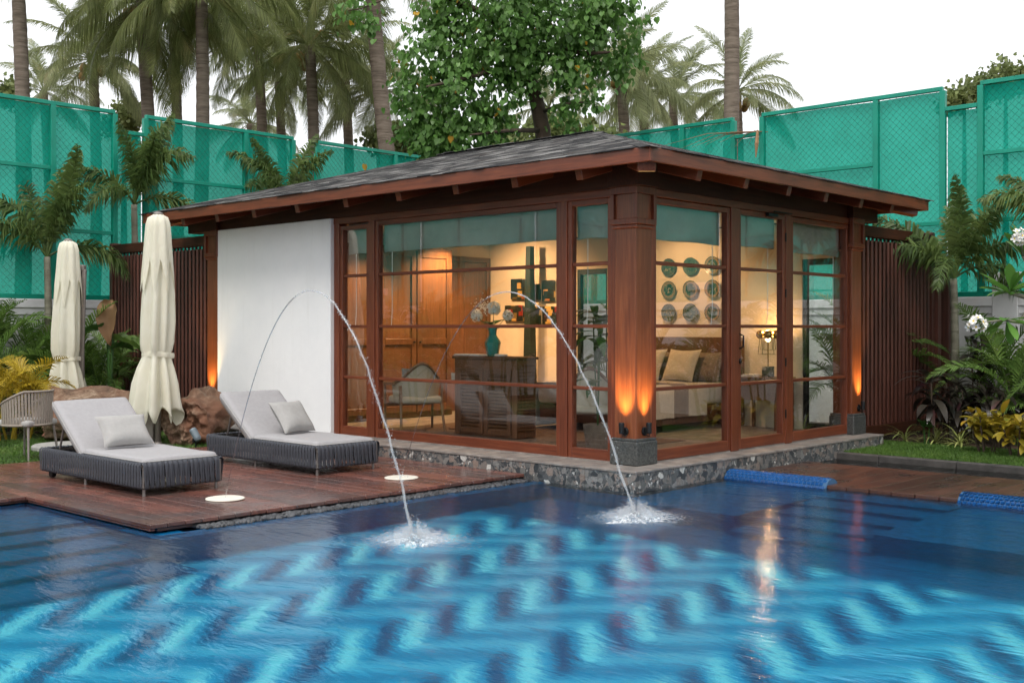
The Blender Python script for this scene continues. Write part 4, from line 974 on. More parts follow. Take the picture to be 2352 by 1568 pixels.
# ---- post uplights
UPW = 72
def uplight(p, rz, label):
    r = empty('post_uplight', p, rz, label=label, cat='spotlight', group='black uplights on the pavilion posts')     # local: wall behind at +y
    MB().lathe([(0, 0), (0.042, 0), (0.042, 0.012), (0.03, 0.018), (0, 0.018)], 20, M=RX(R(90))).build('wall_rose', M['black_metal'], r)
    MB().tube([(0, -0.015, 0), (0, -0.05, 0.0)], 0.008, 8).build('arm', M['black_metal'], r)
    MB().lathe([(0, -0.05), (0.024, -0.05), (0.026, -0.04), (0.026, 0.02), (0.028, 0.022), (0.028, 0.05), (0.025, 0.058), (0.021, 0.058), (0.02, 0.03), (0, 0.03)], 16, c=(0, -0.062, 0.03)).build('lamp_head', M['black_metal'], r)
    MB().tube([(0.01, -0.055, -0.02), (0.012, -0.06, -0.045), (0.02, -0.03, -0.05), (0.02, -0.01, -0.03)], 0.004, 6).build('cable', M['black_metal'], r)
    MB().lathe([(0, 0), (0.019, 0), (0.019, 0.003), (0, 0.003)], 12, c=(0, -0.062, 0.062)).build('bulb', M['bulb'], r)
    l = bpy.data.lights.new('uplight_beam', 'SPOT'); l.energy = UPW; l.color = (1.0, 0.66, 0.22); l.spot_size = R(80); l.spot_blend = 1.0; l.shadow_soft_size = 0.05
    lo = bpy.data.objects.new('uplight_beam', l); lo.matrix_basis = T(0, -0.075, 0.10) @ RX(R(180 - 3)); put(lo, r)
M['bulb'] = m_emit('warm_bulb', (1.0, 0.62, 0.25), 6)
uplight((0.0, 0.13, 0.33), R(-90), 'black uplight on the pool side of the corner post, left face')
uplight((0.13, 0.0, 0.33), 0, 'black uplight on the corner post, right face')
uplight((4.66, -0.02, 0.33), 0, 'black uplight on the far right post beside the slats')
uplight((0.0, 7.55, 0.33), R(-90), 'black uplight on the post left of the white wall')

# ---- fountain nozzles and jets
def fountain(base, end, apex_z, n_label, j_label):
    nz = MB().lathe([(0, 0), (0.165, 0), (0.168, 0.004), (0.165, 0.010), (0.155, 0.012), (0.02, 0.012), (0.018, 0.004), (0, 0.004)], 48).build('fountain_nozzle_plate', M['nozzle'], smooth=False, label=n_label, cat='nozzle plate', group='cream fountain plates'); nz.location = (base[0], base[1], DZ + 0.003)
    r = empty('water_jet', end, label=j_label, cat='water jet', group='arching water jets')
    A, B = Vector(base), Vector(end); h1, h2 = apex_z - A.z, apex_z - B.z; k = math.sqrt(h1) / (math.sqrt(h1) + math.sqrt(h2))
    pts, rad = [], []; N = 96
    for i in range(N + 1):
        s = i / N; d = s - k; z = apex_z - (h1 * (d / k) ** 2 if d < 0 else h2 * (d / (1 - k)) ** 2)
        w_ = 0.03 * max(0, s - 0.35); pts.append(Vector((A.x + (B.x - A.x) * s + w_ * mnoise.noise((i * 0.35, A.x, 5)), A.y + (B.y - A.y) * s + w_ * mnoise.noise((i * 0.35, A.x, 9)), z + w_ * 0.5 * mnoise.noise((i * 0.5, A.x, 2))))); rad.append(0.76 * (0.0045 + 0.0042 * min(1, s * 1.6) + 0.010 * max(0, s - 0.75) * 2) * (1 + 0.35 * max(0, s - .35) * mnoise.noise((i * 0.9, A.x, 0)) * 2))
    MB().tube(pts[:41], rad[:41], 10).build('rising_stream', M['jet_clear'], r, world=True, smooth=True)
    MB().tube(pts[40:], rad[40:], 10).build('falling_stream', M['jet'], r, world=True, smooth=True)
    # loose drops riding along the falling part
    drop = MB().lathe([(0, -1), (0.7, -0.6), (1, 0), (0.7, 0.6), (0, 1)], 6); ms_ = []
    for _ in range(700):
        s = random.uniform(0.45, 1.0); i = min(N - 1, int(s * N)); p = pts[i].lerp(pts[i + 1], s * N - i); e = (s - 0.5) * 0.05
        ms_.append(T(p + Vector((random.gauss(0, e), random.gauss(0, e), random.gauss(0, e)))) @ SC(random.uniform(0.002, 0.005)))
    joined('spray', drop, ms_, M['jet'], r, world=True)
    sp = MB(); nu, nv = 60, 9        # splash mound
    def g(i, j):
        a = 2 * math.pi * i / nu; t = j / (nv - 1); rr = 0.19 * (1 + 0.9 * mnoise.noise((math.cos(a) * 3 + A.x, math.sin(a) * 3, 2))) * t
        return (B.x + rr * math.cos(a), B.y + rr * math.sin(a), WZ + 0.012 + 0.05 * (1 - t) ** 1.5 * (1 + 0.6 * mnoise.noise((math.cos(a) * 3 * t * 2, math.sin(a) * 6 * t, A.x * 9))) - 0.013 * t ** 2)
    sp.grid(g, nu, nv, wrap=True); sp.build('splash_mound', M['foam'], r, world=True, smooth=True)
    ms_ = []
    for _ in range(9000):
        a = random.uniform(0, 6.28); d = abs(random.gauss(0, 1)); rr = 0.02 + 0.16 * d; z = WZ + 0.004 + max(0, random.gauss(0.035, 0.035)) * math.exp(-d * 0.8) * 1.6
        ms_.append(T(B.x + rr * math.cos(a), B.y + rr * math.sin(a), z) @ RZ(a) @ SC(random.uniform(0.003, 0.012), random.uniform(0.001, 0.0022), random.uniform(0.001, 0.002)))
    joined('splash_drops', drop, ms_, M['jet'], r, world=True)
fountain((-3.437, 1.853, DZ + 0.01), (-3.431, -0.594, WZ), 1.645, 'round cream fountain plate in the deck before the nearest lounger', 'arching water jet rising beside the nearest lounger')
fountain((-1.477, 1.777, DZ + 0.01), (-1.537, -1.162, WZ), 1.67, 'round cream fountain plate in the deck near the stone plinth', 'arching water jet falling before the corner post')

# ---- small fallen things
fp = MB()
for k in range(5):
    a = k * 1.2566; fp.add([(0, 0, 0.004), (0.03 * math.cos(a), 0.03 * math.sin(a), 0.006), (0.05 * math.cos(a + .5), 0.05 * math.sin(a + .5), 0.012), (0.03 * math.cos(a + .9), 0.03 * math.sin(a + .9), 0.006)], [(0, 1, 2, 3)])
for x, y, lb_ in ((35, 1150, 'fallen white flower floating in the left pool corner, left one'), (48, 1149, 'fallen white flower floating in the left pool corner, right one')):
    o = fp.build('fallen_flower', M['petal'], label=lb_, cat='flower', group='fallen flowers on the water'); o.location = onz(x, y, WZ + 0.006)

# ================================================================ INSIDE THE ROOM
def thing(name, b, mat, label, cat, group=None, smooth=False): return b.build(name, mat, smooth=smooth, label=label, cat=cat, group=group)
# blinds
def blind(axis, a0, a1, f, z0, label):
    b = MB(); n = 24
    prof = [(0.0, 2.66), (0.004, 2.45), (0.012, z0 + 0.16), (0.03, z0 + 0.13), (0.012, z0 + 0.11), (0.02, z0 + 0.06), (0.038, z0 + 0.03), (0.014, z0 + 0.01), (0.01, z0), (0.0, z0 + 0.005), (-0.006, 2.66)]
    def g(u, v):
        t = u / (n - 1); d, z = prof[v]; wv_ = 0.006 * math.sin(t * 9 + v) * (0 if v in (0, 10) else 1); a = a0 + (a1 - a0) * t
        return (f + d + wv_, a, z + wv_) if axis == 'y' else (a, f + d + wv_, z + wv_)
    b.grid(g, n, len(prof)); r = b.build('roman_blind', M['blind'], smooth=True, label=label, cat='blind', group='linen roman blinds')
    c = MB(); p = (f + 0.02, a1 - 0.12) if axis == 'y' else (a1 - 0.1, f + 0.02)
    c.tube([(p[0], p[1], z0), (p[0], p[1], 1.55), (p[0], p[1] + 0.02, 1.35)], 0.004, 6); c.build('pull_cord', M['white_wall'], r)
blind('y', 4.15, 4.68, 0.19, 2.28, 'linen roman blind in the narrow casement by the white wall')
blind('y', 1.06, 3.99, 0.19, 2.28, 'long linen roman blind across the big picture window')
blind('y', 0.38, 0.90, 0.19, 2.27, 'linen roman blind in the narrow pane left of the corner post')
blind('x', 0.34, 1.70, 0.15, 2.25, 'linen roman blind in the wide pane right of the corner post')
blind('x', 1.91, 2.86, 0.15, 2.27, 'linen roman blind behind the glazed door')
blind('x', 3.06, 4.45, 0.15, 2.25, 'linen roman blind in the last pane before the far post')
M['dark_wood'] = m_wood('dark_furniture', (0.08, 0.032, 0.015), (0.19, 0.08, 0.038), 'z', 0.45, 0.1)
M['mid_wood'] = m_wood('wardrobe_wood', (0.10, 0.042, 0.016), (0.20, 0.09, 0.036), 'z', 0.4, 0.08)
M['brass'] = m_plain('brass', (0.55, 0.36, 0.14), 0.25, 1.0, bs=0)
M['cream_cloth'] = m_plain('cream_cloth', (0.50, 0.44, 0.34), 0.9, var=0.08, scale=20)
M['linen'] = m_plain('linen', (0.56, 0.50, 0.42), 0.9, var=0.08, scale=25)
M['taupe_cloth'] = m_plain('taupe_cloth', (0.20, 0.15, 0.12), 0.9, var=0.2, scale=25)
M['white_china'] = m_plain('white_china', (0.75, 0.73, 0.68), 0.3, bs=0)
M['paper'] = m_plain('paper', (0.62, 0.62, 0.62), 0.8, var=0.15, scale=30)
# wardrobe
wr = empty('wardrobe', (1.8, 6.1, 0.012), label='tall brown panelled wardrobe behind the big window', cat='wardrobe')
MB().box((0.30, 5.95, 0.02), (3.22, 6.49, 2.55), 0.006).build('carcass', M['mid_wood'], wr, world=True)
for i in range(4):
    x0 = 0.34 + i * 0.71; d = empty('door', (x0 + 0.34, 5.93, 0.1), parent=wr, world=True)
    for lo, hi in (((x0, 5.915, 0.1), (x0 + 0.09, 5.949, 2.5)), ((x0 + 0.60, 5.915, 0.1), (x0 + 0.69, 5.949, 2.5)), ((x0 + 0.09, 5.915, 0.1), (x0 + 0.60, 5.949, 0.2)), ((x0 + 0.09, 5.915, 2.4), (x0 + 0.60, 5.949, 2.5)), ((x0 + 0.09, 5.915, 1.10), (x0 + 0.60, 5.949, 1.19))):
        MB().box(lo, hi, 0.004).build('frame', M['mid_wood'], d, world=True)
    for z0, z1 in ((0.2, 1.10), (1.19, 2.4)): MB().box((x0 + 0.09, 5.936, z0), (x0 + 0.60, 5.9495, z1)).build('panel', M['mid_wood'], d, world=True)
    MB().lathe([(0, 0), (0.012, 0.0), (0.016, 0.02), (0, 0.03)], 10, M=T(x0 + (0.64 if i % 2 == 0 else 0.05), 5.914, 1.14) @ RX(R(90))).build('knob', M['black_metal'], d, world=True)
# inner door
dr = empty('inner_door', (3.95, 6.48, 0.012), label='dark brown door in the back wall of the room', cat='door')
for lo, hi, nme in (((3.40, 6.45, 0.014), (3.48, 6.499, 2.5), 'jamb'), ((4.50, 6.45, 0.014), (4.58, 6.499, 2.5), 'jamb'), ((3.48, 6.45, 2.42), (4.50, 6.499, 2.5), 'head'), ((3.485, 6.47, 0.02), (3.98, 6.498, 2.415), 'leaf'), ((3.99, 6.47, 0.02), (4.495, 6.498, 2.415), 'leaf')):
    MB().box(lo, hi, 0.004).build(nme, M['dark_wood'], dr, world=True)
# cabinet with louvred doors
cb = empty('louvred_cabinet', (1.10, 3.0, 0.012), label='dark louvred cabinet standing behind the big window', cat='cabinet')
MB().box((0.94, 2.47, 0.03), (1.28, 3.53, 0.965), 0.005).build('carcass', M['dark_wood'], cb, world=True)
MB().box((0.92, 2.44, 0.966), (1.30, 3.56, 1.0), 0.006).build('top', M['dark_wood'], cb, world=True)
lv = MB(); lv.box((-0.004, -0.155, -0.018), (0.004, 0.155, 0.018), 0.002); lvm = lv.mesh('louvre', M['mid_wood'])
for y0 in (2.55, 3.02):
    d = empty('louvred_door', (0.93, y0 + 0.2, 0.1), parent=cb, world=True)
    for lo, hi in (((0.918, y0, 0.06), (0.939, y0 + 0.06, 0.85)), ((0.918, y0 + 0.38, 0.06), (0.939, y0 + 0.44, 0.85)), ((0.918, y0 + 0.06, 0.79), (0.939, y0 + 0.38, 0.85)), ((0.918, y0 + 0.06, 0.06), (0.939, y0 + 0.38, 0.12))): MB().box(lo, hi, 0.003).build('frame', M['dark_wood'], d, world=True)
    for k in range(16): inst('louvre', lvm, T(0.929, y0 + 0.22, 0.15 + k * 0.041) @ RY(R(-38)), d, True)
for k in range(20): inst('louvre', lvm, T(1.11, 2.464, 0.12 + k * 0.041) @ RZ(R(90)) @ RY(R(-30)), cb, True)
# vase and flowers
vs = empty('flower_vase', (1.10, 3.02, 1.0), label='faceted teal glass vase with white flowers on the louvred cabinet', cat='vase')
mt, nt, b_, o_ = nm('teal_glass'); b_.inputs['Base Color'].default_value = (0.02, 0.30, 0.28, 1); b_.inputs['Roughness'].default_value = 0.08; b_.inputs['Alpha'].default_value = 0.72; M['teal'] = mt
MB().lathe([(0.06, 0), (0.072, 0.02), (0.10, 0.17), (0.045, 0.26), (0.055, 0.36), (0.05, 0.36), (0.04, 0.26), (0.09, 0.17), (0.06, 0.02)], 8).build('vase_body', M['teal'], vs)
def bloom(p, rad, n, seed):
    rn = random.Random(seed); pt = MB(); pt.add([(0, 0, 0), (0.5, 0.2, 0.25), (0, 1, 0.1), (-0.5, 0.2, 0.25)], [(0, 1, 2), (0, 2, 3)]); ms_ = []
    for _ in range(n):
        d = Vector((rn.gauss(0, 1), rn.gauss(0, 1), rn.gauss(0, 1) + .3)).normalized(); ms_.append(T(Vector(p) + d * rad * rn.uniform(.7, 1)) @ d.to_track_quat('Z', 'Y').to_matrix().to_4x4() @ RZ(rn.uniform(0, 6)) @ SC(rad * 0.45))
    joined('flower_head', pt, ms_, M['petal'], vs)
for k, (p, rd) in enumerate((((-.02, 0.26, 0.50), 0.075), ((0.0, -0.02, 0.585), 0.085), ((0.05, -0.21, 0.50), 0.065))):
    bloom(p, rd, 130, k); MB().tube([(0, 0, 0.25), (p[0] * .5, p[1] * .5, 0.40), p], 0.004, 5).build('stem', M['houseleaf'], vs)
rn = random.Random(4); ms_ = [T(rn.gauss(-.02, .05), 0.16 + rn.gauss(0, .06), 0.60 + rn.gauss(0, .05)) @ SC(0.008) for _ in range(110)]
joined('small_flowers', MB().lathe([(0, -1), (1, 0), (0, 1)], 5), ms_, M['petal'], vs)
lf = MB(); lf.add([(0, 0, 0), (0.04, 0.05, 0.01), (0.035, 0.11, 0), (0, 0.16, -0.02), (-0.035, 0.11, 0), (-0.04, 0.05, 0.01)], [(0, 1, 2, 3), (0, 3, 4, 5)]); lfm = lf.mesh('leaf', M['houseleaf'])
for k in range(7): inst('leaf', lfm, T(0, 0, 0.36 + 0.02 * (k % 3)) @ RZ(k * 0.95) @ RX(R(35 - 12 * (k % 4))), vs)
bk = MB(); bk.box((1.0, 3.14, 1.001), (1.2, 3.62, 1.012), 0.001); bk.box((1.01, 3.2, 1.0125), (1.19, 3.6, 1.022), 0.001); thing('magazines', bk, M['paper'], 'small pile of magazines on the louvred cabinet', 'magazines')
b = MB(); rbox(b, (1.02, 2.76, 1.001), (1.10, 2.92, 1.03), 0.012, 6, 8, 3); thing('remote_box', b, M['white_china'], 'small white box on the louvred cabinet', 'box', smooth=True)
# tapered column
b = MB(); b.box((-0.07, -0.07, 0.0), (0.07, 0.07, 0.5), 0); b.v = []; b.f = []
b.add([(-.085, -.085, 0), (.085, -.085, 0), (.085, .085, 0), (-.085, .085, 0), (-.045, -.045, 2.62), (.045, -.045, 2.62), (.045, .045, 2.62), (-.045, .045, 2.62)], [(0, 1, 5, 4), (1, 2, 6, 5), (2, 3, 7, 6), (3, 0, 4, 7), (4, 5, 6, 7)])
M['dark_teal'] = m_plain('dark_teal_paint', (0.008, 0.016, 0.015), 0.6)
thing('tapered_column', b, M['dark_teal'], 'tall dark tapered column before the cream art wall', 'column').location = (4.35, 5.36, 0.013)
# art tiles on the cream wall
def m_art(k):
    m, nt, bb, o = nm('art_glaze'); v = coords(nt, (1, 1, 1), rnd=True); vo = node(nt, 'TexVoronoi', distance='CHEBYCHEV'); vo.inputs['Scale'].default_value = 9; lk(nt, v, vo.inputs['Vector'])
    s = node(nt, 'SeparateColor'); lk(nt, vo.outputs['Color'], s.inputs[0])
    c = ramp(nt, s.outputs[0], [(0, (0.015, 0.015, 0.016)), (0.45, (0.02, 0.02, 0.02)), (0.5, (0.5, 0.3, 0.08)), (0.8, (0.6, 0.42, 0.15)), (0.9, (0.25, 0.02, 0.015))]); c = mixc(nt, ramp(nt, vo.outputs['Distance'], [(0.4, (0, 0, 0)), (0.46, (1, 1, 1))]), c, (0.012, 0.012, 0.013))
    lk(nt, c, bb.inputs['Base Color']); bb.inputs['Roughness'].default_value = 0.3; return m
M['art'] = m_art(0)
for (y0, y1, z0, z1, lb_) in ((5.675, 5.967, 1.804, 2.142, 'black and gold wall tile, upper left of the group'), (5.317, 5.601, 1.791, 2.049, 'black and gold wall tile, upper middle behind the column'), (5.022, 5.29, 1.766, 2.102, 'black and gold wall tile, upper right of the group'), (5.694, 6.101, 1.454, 1.714, 'wide black and gold wall tile, lower left of the group'), (5.317, 5.60, 1.405, 1.691, 'black and gold wall tile, lower middle behind the column'), (4.986, 5.281, 1.405, 1.689, 'black and gold wall tile, lower right of the group')):
    b = MB(); rbox(b, (4.545, y0, z0), (4.58, y1, z1), 0.012, 3, 8, 8); ao = b.build('wall_tile', M['art'], smooth=True, label=lb_, cat='wall art', group='art tiles on the cream wall')
# plates above the bed
def m_plate():
    m, nt, bb, o = nm('painted_plate'); v = coords(nt, rnd=False); ln = node(nt, 'VectorMath', operation='LENGTH'); lk(nt, v, ln.inputs[0])
    f = noise(nt, coords(nt, rnd=True), 16, 4, 0.6, 1.5); c = ramp(nt, f, [(0.42, (0.02, 0.05, 0.045)), (0.55, (0.06, 0.11, 0.09)), (0.68, (0.42, 0.33, 0.2))])
    rim = ramp(nt, ln.outputs['Value'], [(0.085, (0, 0, 0)), (0.095, (1, 1, 1)), (0.118, (1, 1, 1)), (0.122, (0, 0, 0))])
    oc = ramp(nt, objrand(nt), [(0, (0.02, 0.04, 0.04)), (0.5, (0.33, 0.22, 0.12)), (1, (0.05, 0.1, 0.09))]); c = mixc(nt, rim, c, oc)
    lk(nt, c, bb.inputs['Base Color']); bb.inputs['Roughness'].default_value = 0.25; return m
M['plate'] = m_plate()
pm_ = MB().lathe([(0, 0), (0.06, 0), (0.075, 0.006), (0.12, 0.018), (0.127, 0.022), (0.127, 0.026), (0.12, 0.024), (0.072, 0.014), (0, 0.012)], 40).mesh('wall_plate', M['plate'], False)
pos = (('top', 2.22), ('middle', 1.893), ('bottom', 1.567))
for rn_, z in pos:
    for cn, y in (('left', 2.845), ('centre', 2.472), ('right', 2.106)):
        o = inst('painted_plate', pm_, T(4.575, y, z) @ RY(R(-90)) @ RZ(random.uniform(0, 6))); tag(o, 'round painted plate, %s row and %s column on the bedroom wall' % (rn_, cn), 'plate', 'painted plates on the bedroom wall')
# bed
bed = empty('bed', (3.6, 2.65, 0.012), label='bed with dark headboard and linen throw in the corner room', cat='bed')
MB().box((4.50, 1.60, 0.02), (4.585, 3.72, 1.22), 0.01).build('headboard', M['dark_wood'], bed, world=True)
MB().box((2.55, 1.80, 0.10), (4.48, 3.55, 0.32), 0.01).build('base', M['dark_wood'], bed, world=True)
b = MB(); rbox(b, (2.52, 1.77, 0.325), (4.49, 3.58, 0.60), 0.07, 14, 14, 5); b.build('mattress', M['linen'], bed, world=True, smooth=True)
def throw(x0, x1, m, o):
    b = MB(); n = 30
    def g(u, v):
        x = x0 + (x1 - x0) * u / 8; t = v / n; L = 2.9; s = t * L; y0, y1, zt = 1.74 - o, 3.61 + o, 0.612 + o
        if s < 0.42: p = (x, y0, zt - 0.42 + s)
        elif s < 0.42 + (y1 - y0): p = (x, y0 + s - 0.42, zt)
        else: p = (x, y1, zt - (s - 0.42 - (y1 - y0)))
        return (p[0], p[1] + 0.008 * math.sin(u * 2.1 + o * 90) * (1 if s < .42 else 0), p[2] + 0.004 * math.sin(u * 1.3 + v))
    b.grid(g, 9, n + 1); b.build('throw', m, bed, world=True, smooth=True)
throw(2.50, 3.10, M['linen'], 0.006); throw(3.10, 3.42, M['taupe_cloth'], 0.010); throw(3.42, 3.85, M['cream_cloth'], 0.006)
for k, (x, y, w_, h_, tilt, mm, lb_) in enumerate(((4.40, 3.28, 0.62, 0.48, 66, 'taupe_cloth', 'taupe pillow at the left of the bed by the leaves'), (4.40, 2.72, 0.6, 0.46, 66, 'taupe_cloth', 'taupe pillow half hidden behind the cream pillows'), (4.40, 2.12, 0.55, 0.46, 66, 'taupe_cloth', 'striped taupe pillow at the right end of the bed'), (4.20, 2.95, 0.52, 0.50, 62, 'cream_cloth', 'cream pillow on the bed, the left one of the pair'), (4.20, 2.38, 0.52, 0.50, 62, 'cream_cloth', 'cream pillow on the bed, the right one of the pair'))):
    o = pillow(w_, h_, 0.17, 20 + k).build('bed_pillow', M[mm], smooth=True, label=lb_, cat='pillow', group='pillows on the bed'); o.matrix_basis = T(x, y, 0.60 + h_ * 0.46) @ RZ(R(-90)) @ RX(R(tilt))
# bedside table and lamp
nsd = empty('bedside_table', (4.35, 1.15, 0.012), label='black bedside table under the lit lamp', cat='table')
MB().box((4.10, 0.82, 0.66), (4.58, 1.48, 0.70), 0.004).build('top', M['dark_wood'], nsd, world=True)
MB().box((4.12, 0.84, 0.40), (4.57, 1.46, 0.659), 0.004).build('drawer_box', M['dark_wood'], nsd, world=True)
for x in (4.12, 4.53):
    for y in (0.84, 1.42): MB().box((x, y, 0.013), (x + 0.04, y + 0.04, 0.40)).build('leg', M['dark_wood'], nsd, world=True)
lp = empty('table_lamp', (4.33, 1.09, 0.70), label='lit table lamp with brass globes and wire frame', cat='lamp')
MB().box((-0.06, -0.06, 0.001), (0.06, 0.06, 0.14), 0.004).build('lamp_base', M['stone'], lp)
MB().tube([(0, 0, 0.14), (0, 0, 0.46)], 0.009, 10).build('stem', M['brass'], lp)
for s_, z0, z1 in ((0.15, 0.30, 0.56), (0.11, 0.36, 0.60)):
    fr2 = MB()
    for sg in (-1, 1): fr2.tube([(0, 0, z0), (0, sg * s_, z0), (0, sg * s_ * 0.8, z1)], 0.0035, 6); fr2.tube([(0, 0, z0), (sg * s_, 0, z0), (sg * s_ * 0.8, 0, z1)], 0.0035, 6)
    fr2.build('wire_frame', M['black_metal'], lp)
for k in range(4):
    a = k * math.pi / 2 + 0.5; MB().lathe([(0.058 * math.sin(math.pi * t / 8), -0.058 * math.cos(math.pi * t / 8)) for t in range(9)], 16, c=(0.10 * math.cos(a), 0.10 * math.sin(a), 0.56)).build('brass_globe', M['brass'], lp, smooth=True)
MB().lathe([(0.03 * math.sin(math.pi * t / 6), -0.035 * math.cos(math.pi * t / 6)) for t in range(7)], 12, c=(0, 0, 0.50)).build('bulb', m_emit('lamp_bulb', (1, 0.7, 0.35), 25), lp, smooth=True)
l = bpy.data.lights.new('lamp_glow', 'POINT'); l.energy = 11; l.color = (1, 0.55, 0.23); l.shadow_soft_size = 0.04; lo = bpy.data.objects.new('lamp_glow', l); lo.location = (-0.02, -0.0, 0.64); put(lo, lp)
b = MB(); b.box((4.18, 1.22, 0.701), (4.42, 1.42, 0.72), 0.002); b.box((4.2, 1.24, 0.7205), (4.4, 1.4, 0.733), 0.002); thing('bedside_books', b, M['paper'], 'two pale books on the black bedside table', 'books')
# armchairs
M['pale_wood'] = m_wood('pale_chair_wood', (0.16, 0.085, 0.04), (0.30, 0.17, 0.09), 'z', 0.4, 0.1)
def armchair(loc, rz, label):
    r = empty('wooden_armchair', loc, rz, label=label, cat='armchair', group='upholstered wooden armchairs')     # front faces -y
    s = MB(); rbox(s, (-0.29, -0.30, 0.36), (0.29, 0.28, 0.46), 0.04, 8, 8, 3); s.build('seat', M['cream_cloth'], r, smooth=True)
    bk_ = MB(); n = 16
    def g(u, v):
        a = -1.5 + 3.0 * u / n; h = 0.44 + (0.16 + 0.27 * math.exp(-(a / 0.75) ** 2)) * v / 6; k = 1 + 0.08 * v / 6
        return (0.30 * k * math.sin(a), 0.28 * k * math.cos(a) * 1.05 - 0.02, h)
    def g3(u, v):
        x, y, z = g(u, v); return (x * 0.86, y * 0.86, z)
    bk_.grid(g, n + 1, 7); bk_.grid(lambda u, v: g3(n - u, v), n + 1, 7); bk_.build('back', M['cream_cloth'], r, smooth=True)
    MB().tube([Vector(g(u, 6)) * 1 + Vector((0, 0, 0.012)) for u in range(n + 1)], 0.02, 8).build('back_rail', M['pale_wood'], r, smooth=True)
    for sx in (-1, 1):
        MB().box((sx * 0.33 - 0.022, -0.33, 0.60), (sx * 0.33 + 0.022, 0.12, 0.63), 0.008).build('arm', M['pale_wood'], r)
        MB().tube([(sx * 0.33, -0.30, 0.60), (sx * 0.32, -0.30, 0.0)], [0.022, 0.016], 8).build('leg', M['pale_wood'], r)
        MB().tube([(sx * 0.28, 0.25, 0.60), (sx * 0.27, 0.26, 0.35), (sx * 0.29, 0.33, 0.0)], [0.022, 0.022, 0.015], 8).build('leg', M['pale_wood'], r)
    MB().box((-0.30, -0.315, 0.31), (0.30, -0.28, 0.36), 0.006).build('apron', M['pale_wood'], r); return r
armchair((0.98, 4.30, 0.013), R(155), 'cream armchair with wooden arms left of the louvred cabinet')
armchair((1.25, 1.55, 0.013), R(120), 'cream armchair with wooden arms near the corner post')
o = pillow(0.36, 0.36, 0.12, 31).build('patterned_cushion', M['pillow'], smooth=True, label='patterned grey cushion on the armchair left of the cabinet', cat='cushion'); o.matrix_basis = T(1.05, 4.42, 0.66) @ RZ(R(155)) @ RX(R(68))
sd_ = empty('side_table', (1.55, 4.05, 0.013), label='small round side table with a cup beside the armchair', cat='table')
MB().lathe([(0, 0), (0.16, 0), (0.16, 0.02), (0.02, 0.03), (0.02, 0.62), (0.2, 0.63), (0.2, 0.65), (0, 0.65)], 24).build('table_body', M['dark_wood'], sd_)
cu = MB(); cu.lathe([(0, 0), (0.035, 0), (0.042, 0.09), (0.038, 0.09), (0.032, 0.01), (0, 0.01)], 20); cu.tube([(0.04, 0, 0.07), (0.065, 0, 0.06), (0.062, 0, 0.035), (0.037, 0, 0.025)], 0.005, 6); thing('mug', cu, M['white_china'], 'white mug on the small side table', 'mug').location = (1.48, 4.10, 0.664)
b = MB(); b.lathe([(0, 0), (0.11, 0.0), (0.12, 0.012), (0, 0.006)], 24); thing('saucer_plate', b, M['white_china'], 'white plate beside the mug on the side table', 'plate').location = (1.60, 3.98, 0.664)
# rug, stool and house plant
MB().box((0.5, 1.0, 0.013), (2.3, 4.8, 0.021), 0.003).build('rug', m_plain('rug_weave', (0.16, 0.11, 0.085), 0.95, var=0.45, scale=18, bs=0.6, bd=0.01), label='dark patterned rug on the room floor', cat='rug')
MB().lathe([(0, 0), (0.13, 0), (0.17, 0.12), (0.165, 0.3), (0.13, 0.42), (0, 0.42)], 24).build('ceramic_stool', M['white_china'], smooth=False, label='white ceramic garden stool behind the corner post', cat='stool').location = (0.58, 0.42, 0.013)
hp = empty('house_plant', (0.62, 0.98, 0.013), label='broad leaved green house plant in the glazed corner', cat='plant')
MB().lathe([(0, 0), (0.12, 0), (0.16, 0.30), (0.15, 0.30), (0.13, 0.27), (0, 0.27)], 20).build('pot', M['taupe_cloth'], hp)
bl = MB()
def blade_leaf(b, L, wd, droop, fold=0.25, n=8):
    def g(u, v):
        t = v / n; a = droop * t * t; c = (u - 1) ; w_ = wd * math.sin(math.pi * min(1, t * 0.94 + 0.05)) ** 0.8
        x = c * w_; y = L * (math.sin(droop * t) / max(droop, .01)) ; z = -L * (1 - math.cos(droop * t)) / max(droop, .01) + abs(c) * w_ * fold
        return (x, y, z)
    b.grid(g, 3, n + 1); return b
hl = blade_leaf(MB(), 0.46, 0.055, 1.5).mesh('leaf', M['houseleaf'], True)
for k in range(26):
    zc = 0.75 + 0.75 * random.random(); inst('leaf', hl, T(0.04 * math.cos(k), 0.04 * math.sin(k), zc) @ RZ(k * 2.4) @ RX(R(random.uniform(5, 60))) @ SC(random.uniform(0.8, 1.25)), hp)
for k in range(3): MB().tube([(0, 0, 0.27), (0.03 * math.cos(k * 2), 0.03 * math.sin(k * 2), 0.9), (0.05 * math.cos(k * 2), 0.05 * math.sin(k * 2), 1.45)], 0.008, 6).build('stem', M['houseleaf'], hp)
# ceiling downlights
def downlight(x, y, aim, watts, label, size=64):
    r = empty('ceiling_downlight', (x, y, 2.735), label=label, cat='ceiling light', group='recessed ceiling downlights')
    MB().lathe([(0.03, -0.004), (0.05, -0.006), (0.055, 0.0), (0.05, 0.004), (0.03, 0.004)], 20).build('trim_ring', M['brass'], r)
    MB().lathe([(0, 0), (0.03, 0), (0.03, 0.003), (0, 0.003)], 16).build('bulb', M['bulb'], r)
    l = bpy.data.lights.new('downlight_beam', 'SPOT'); l.energy = watts; l.color = (1.0, 0.56, 0.26); l.spot_size = R(size); l.spot_blend = 0.8; l.shadow_soft_size = 0.03
    lo = bpy.data.objects.new('downlight_beam', l); d = Vector(aim) - Vector((x, y, 2.70)); lo.matrix_basis = T(0, 0, -0.04) @ d.to_track_quat('-Z', 'Y').to_matrix().to_4x4(); put(lo, r)
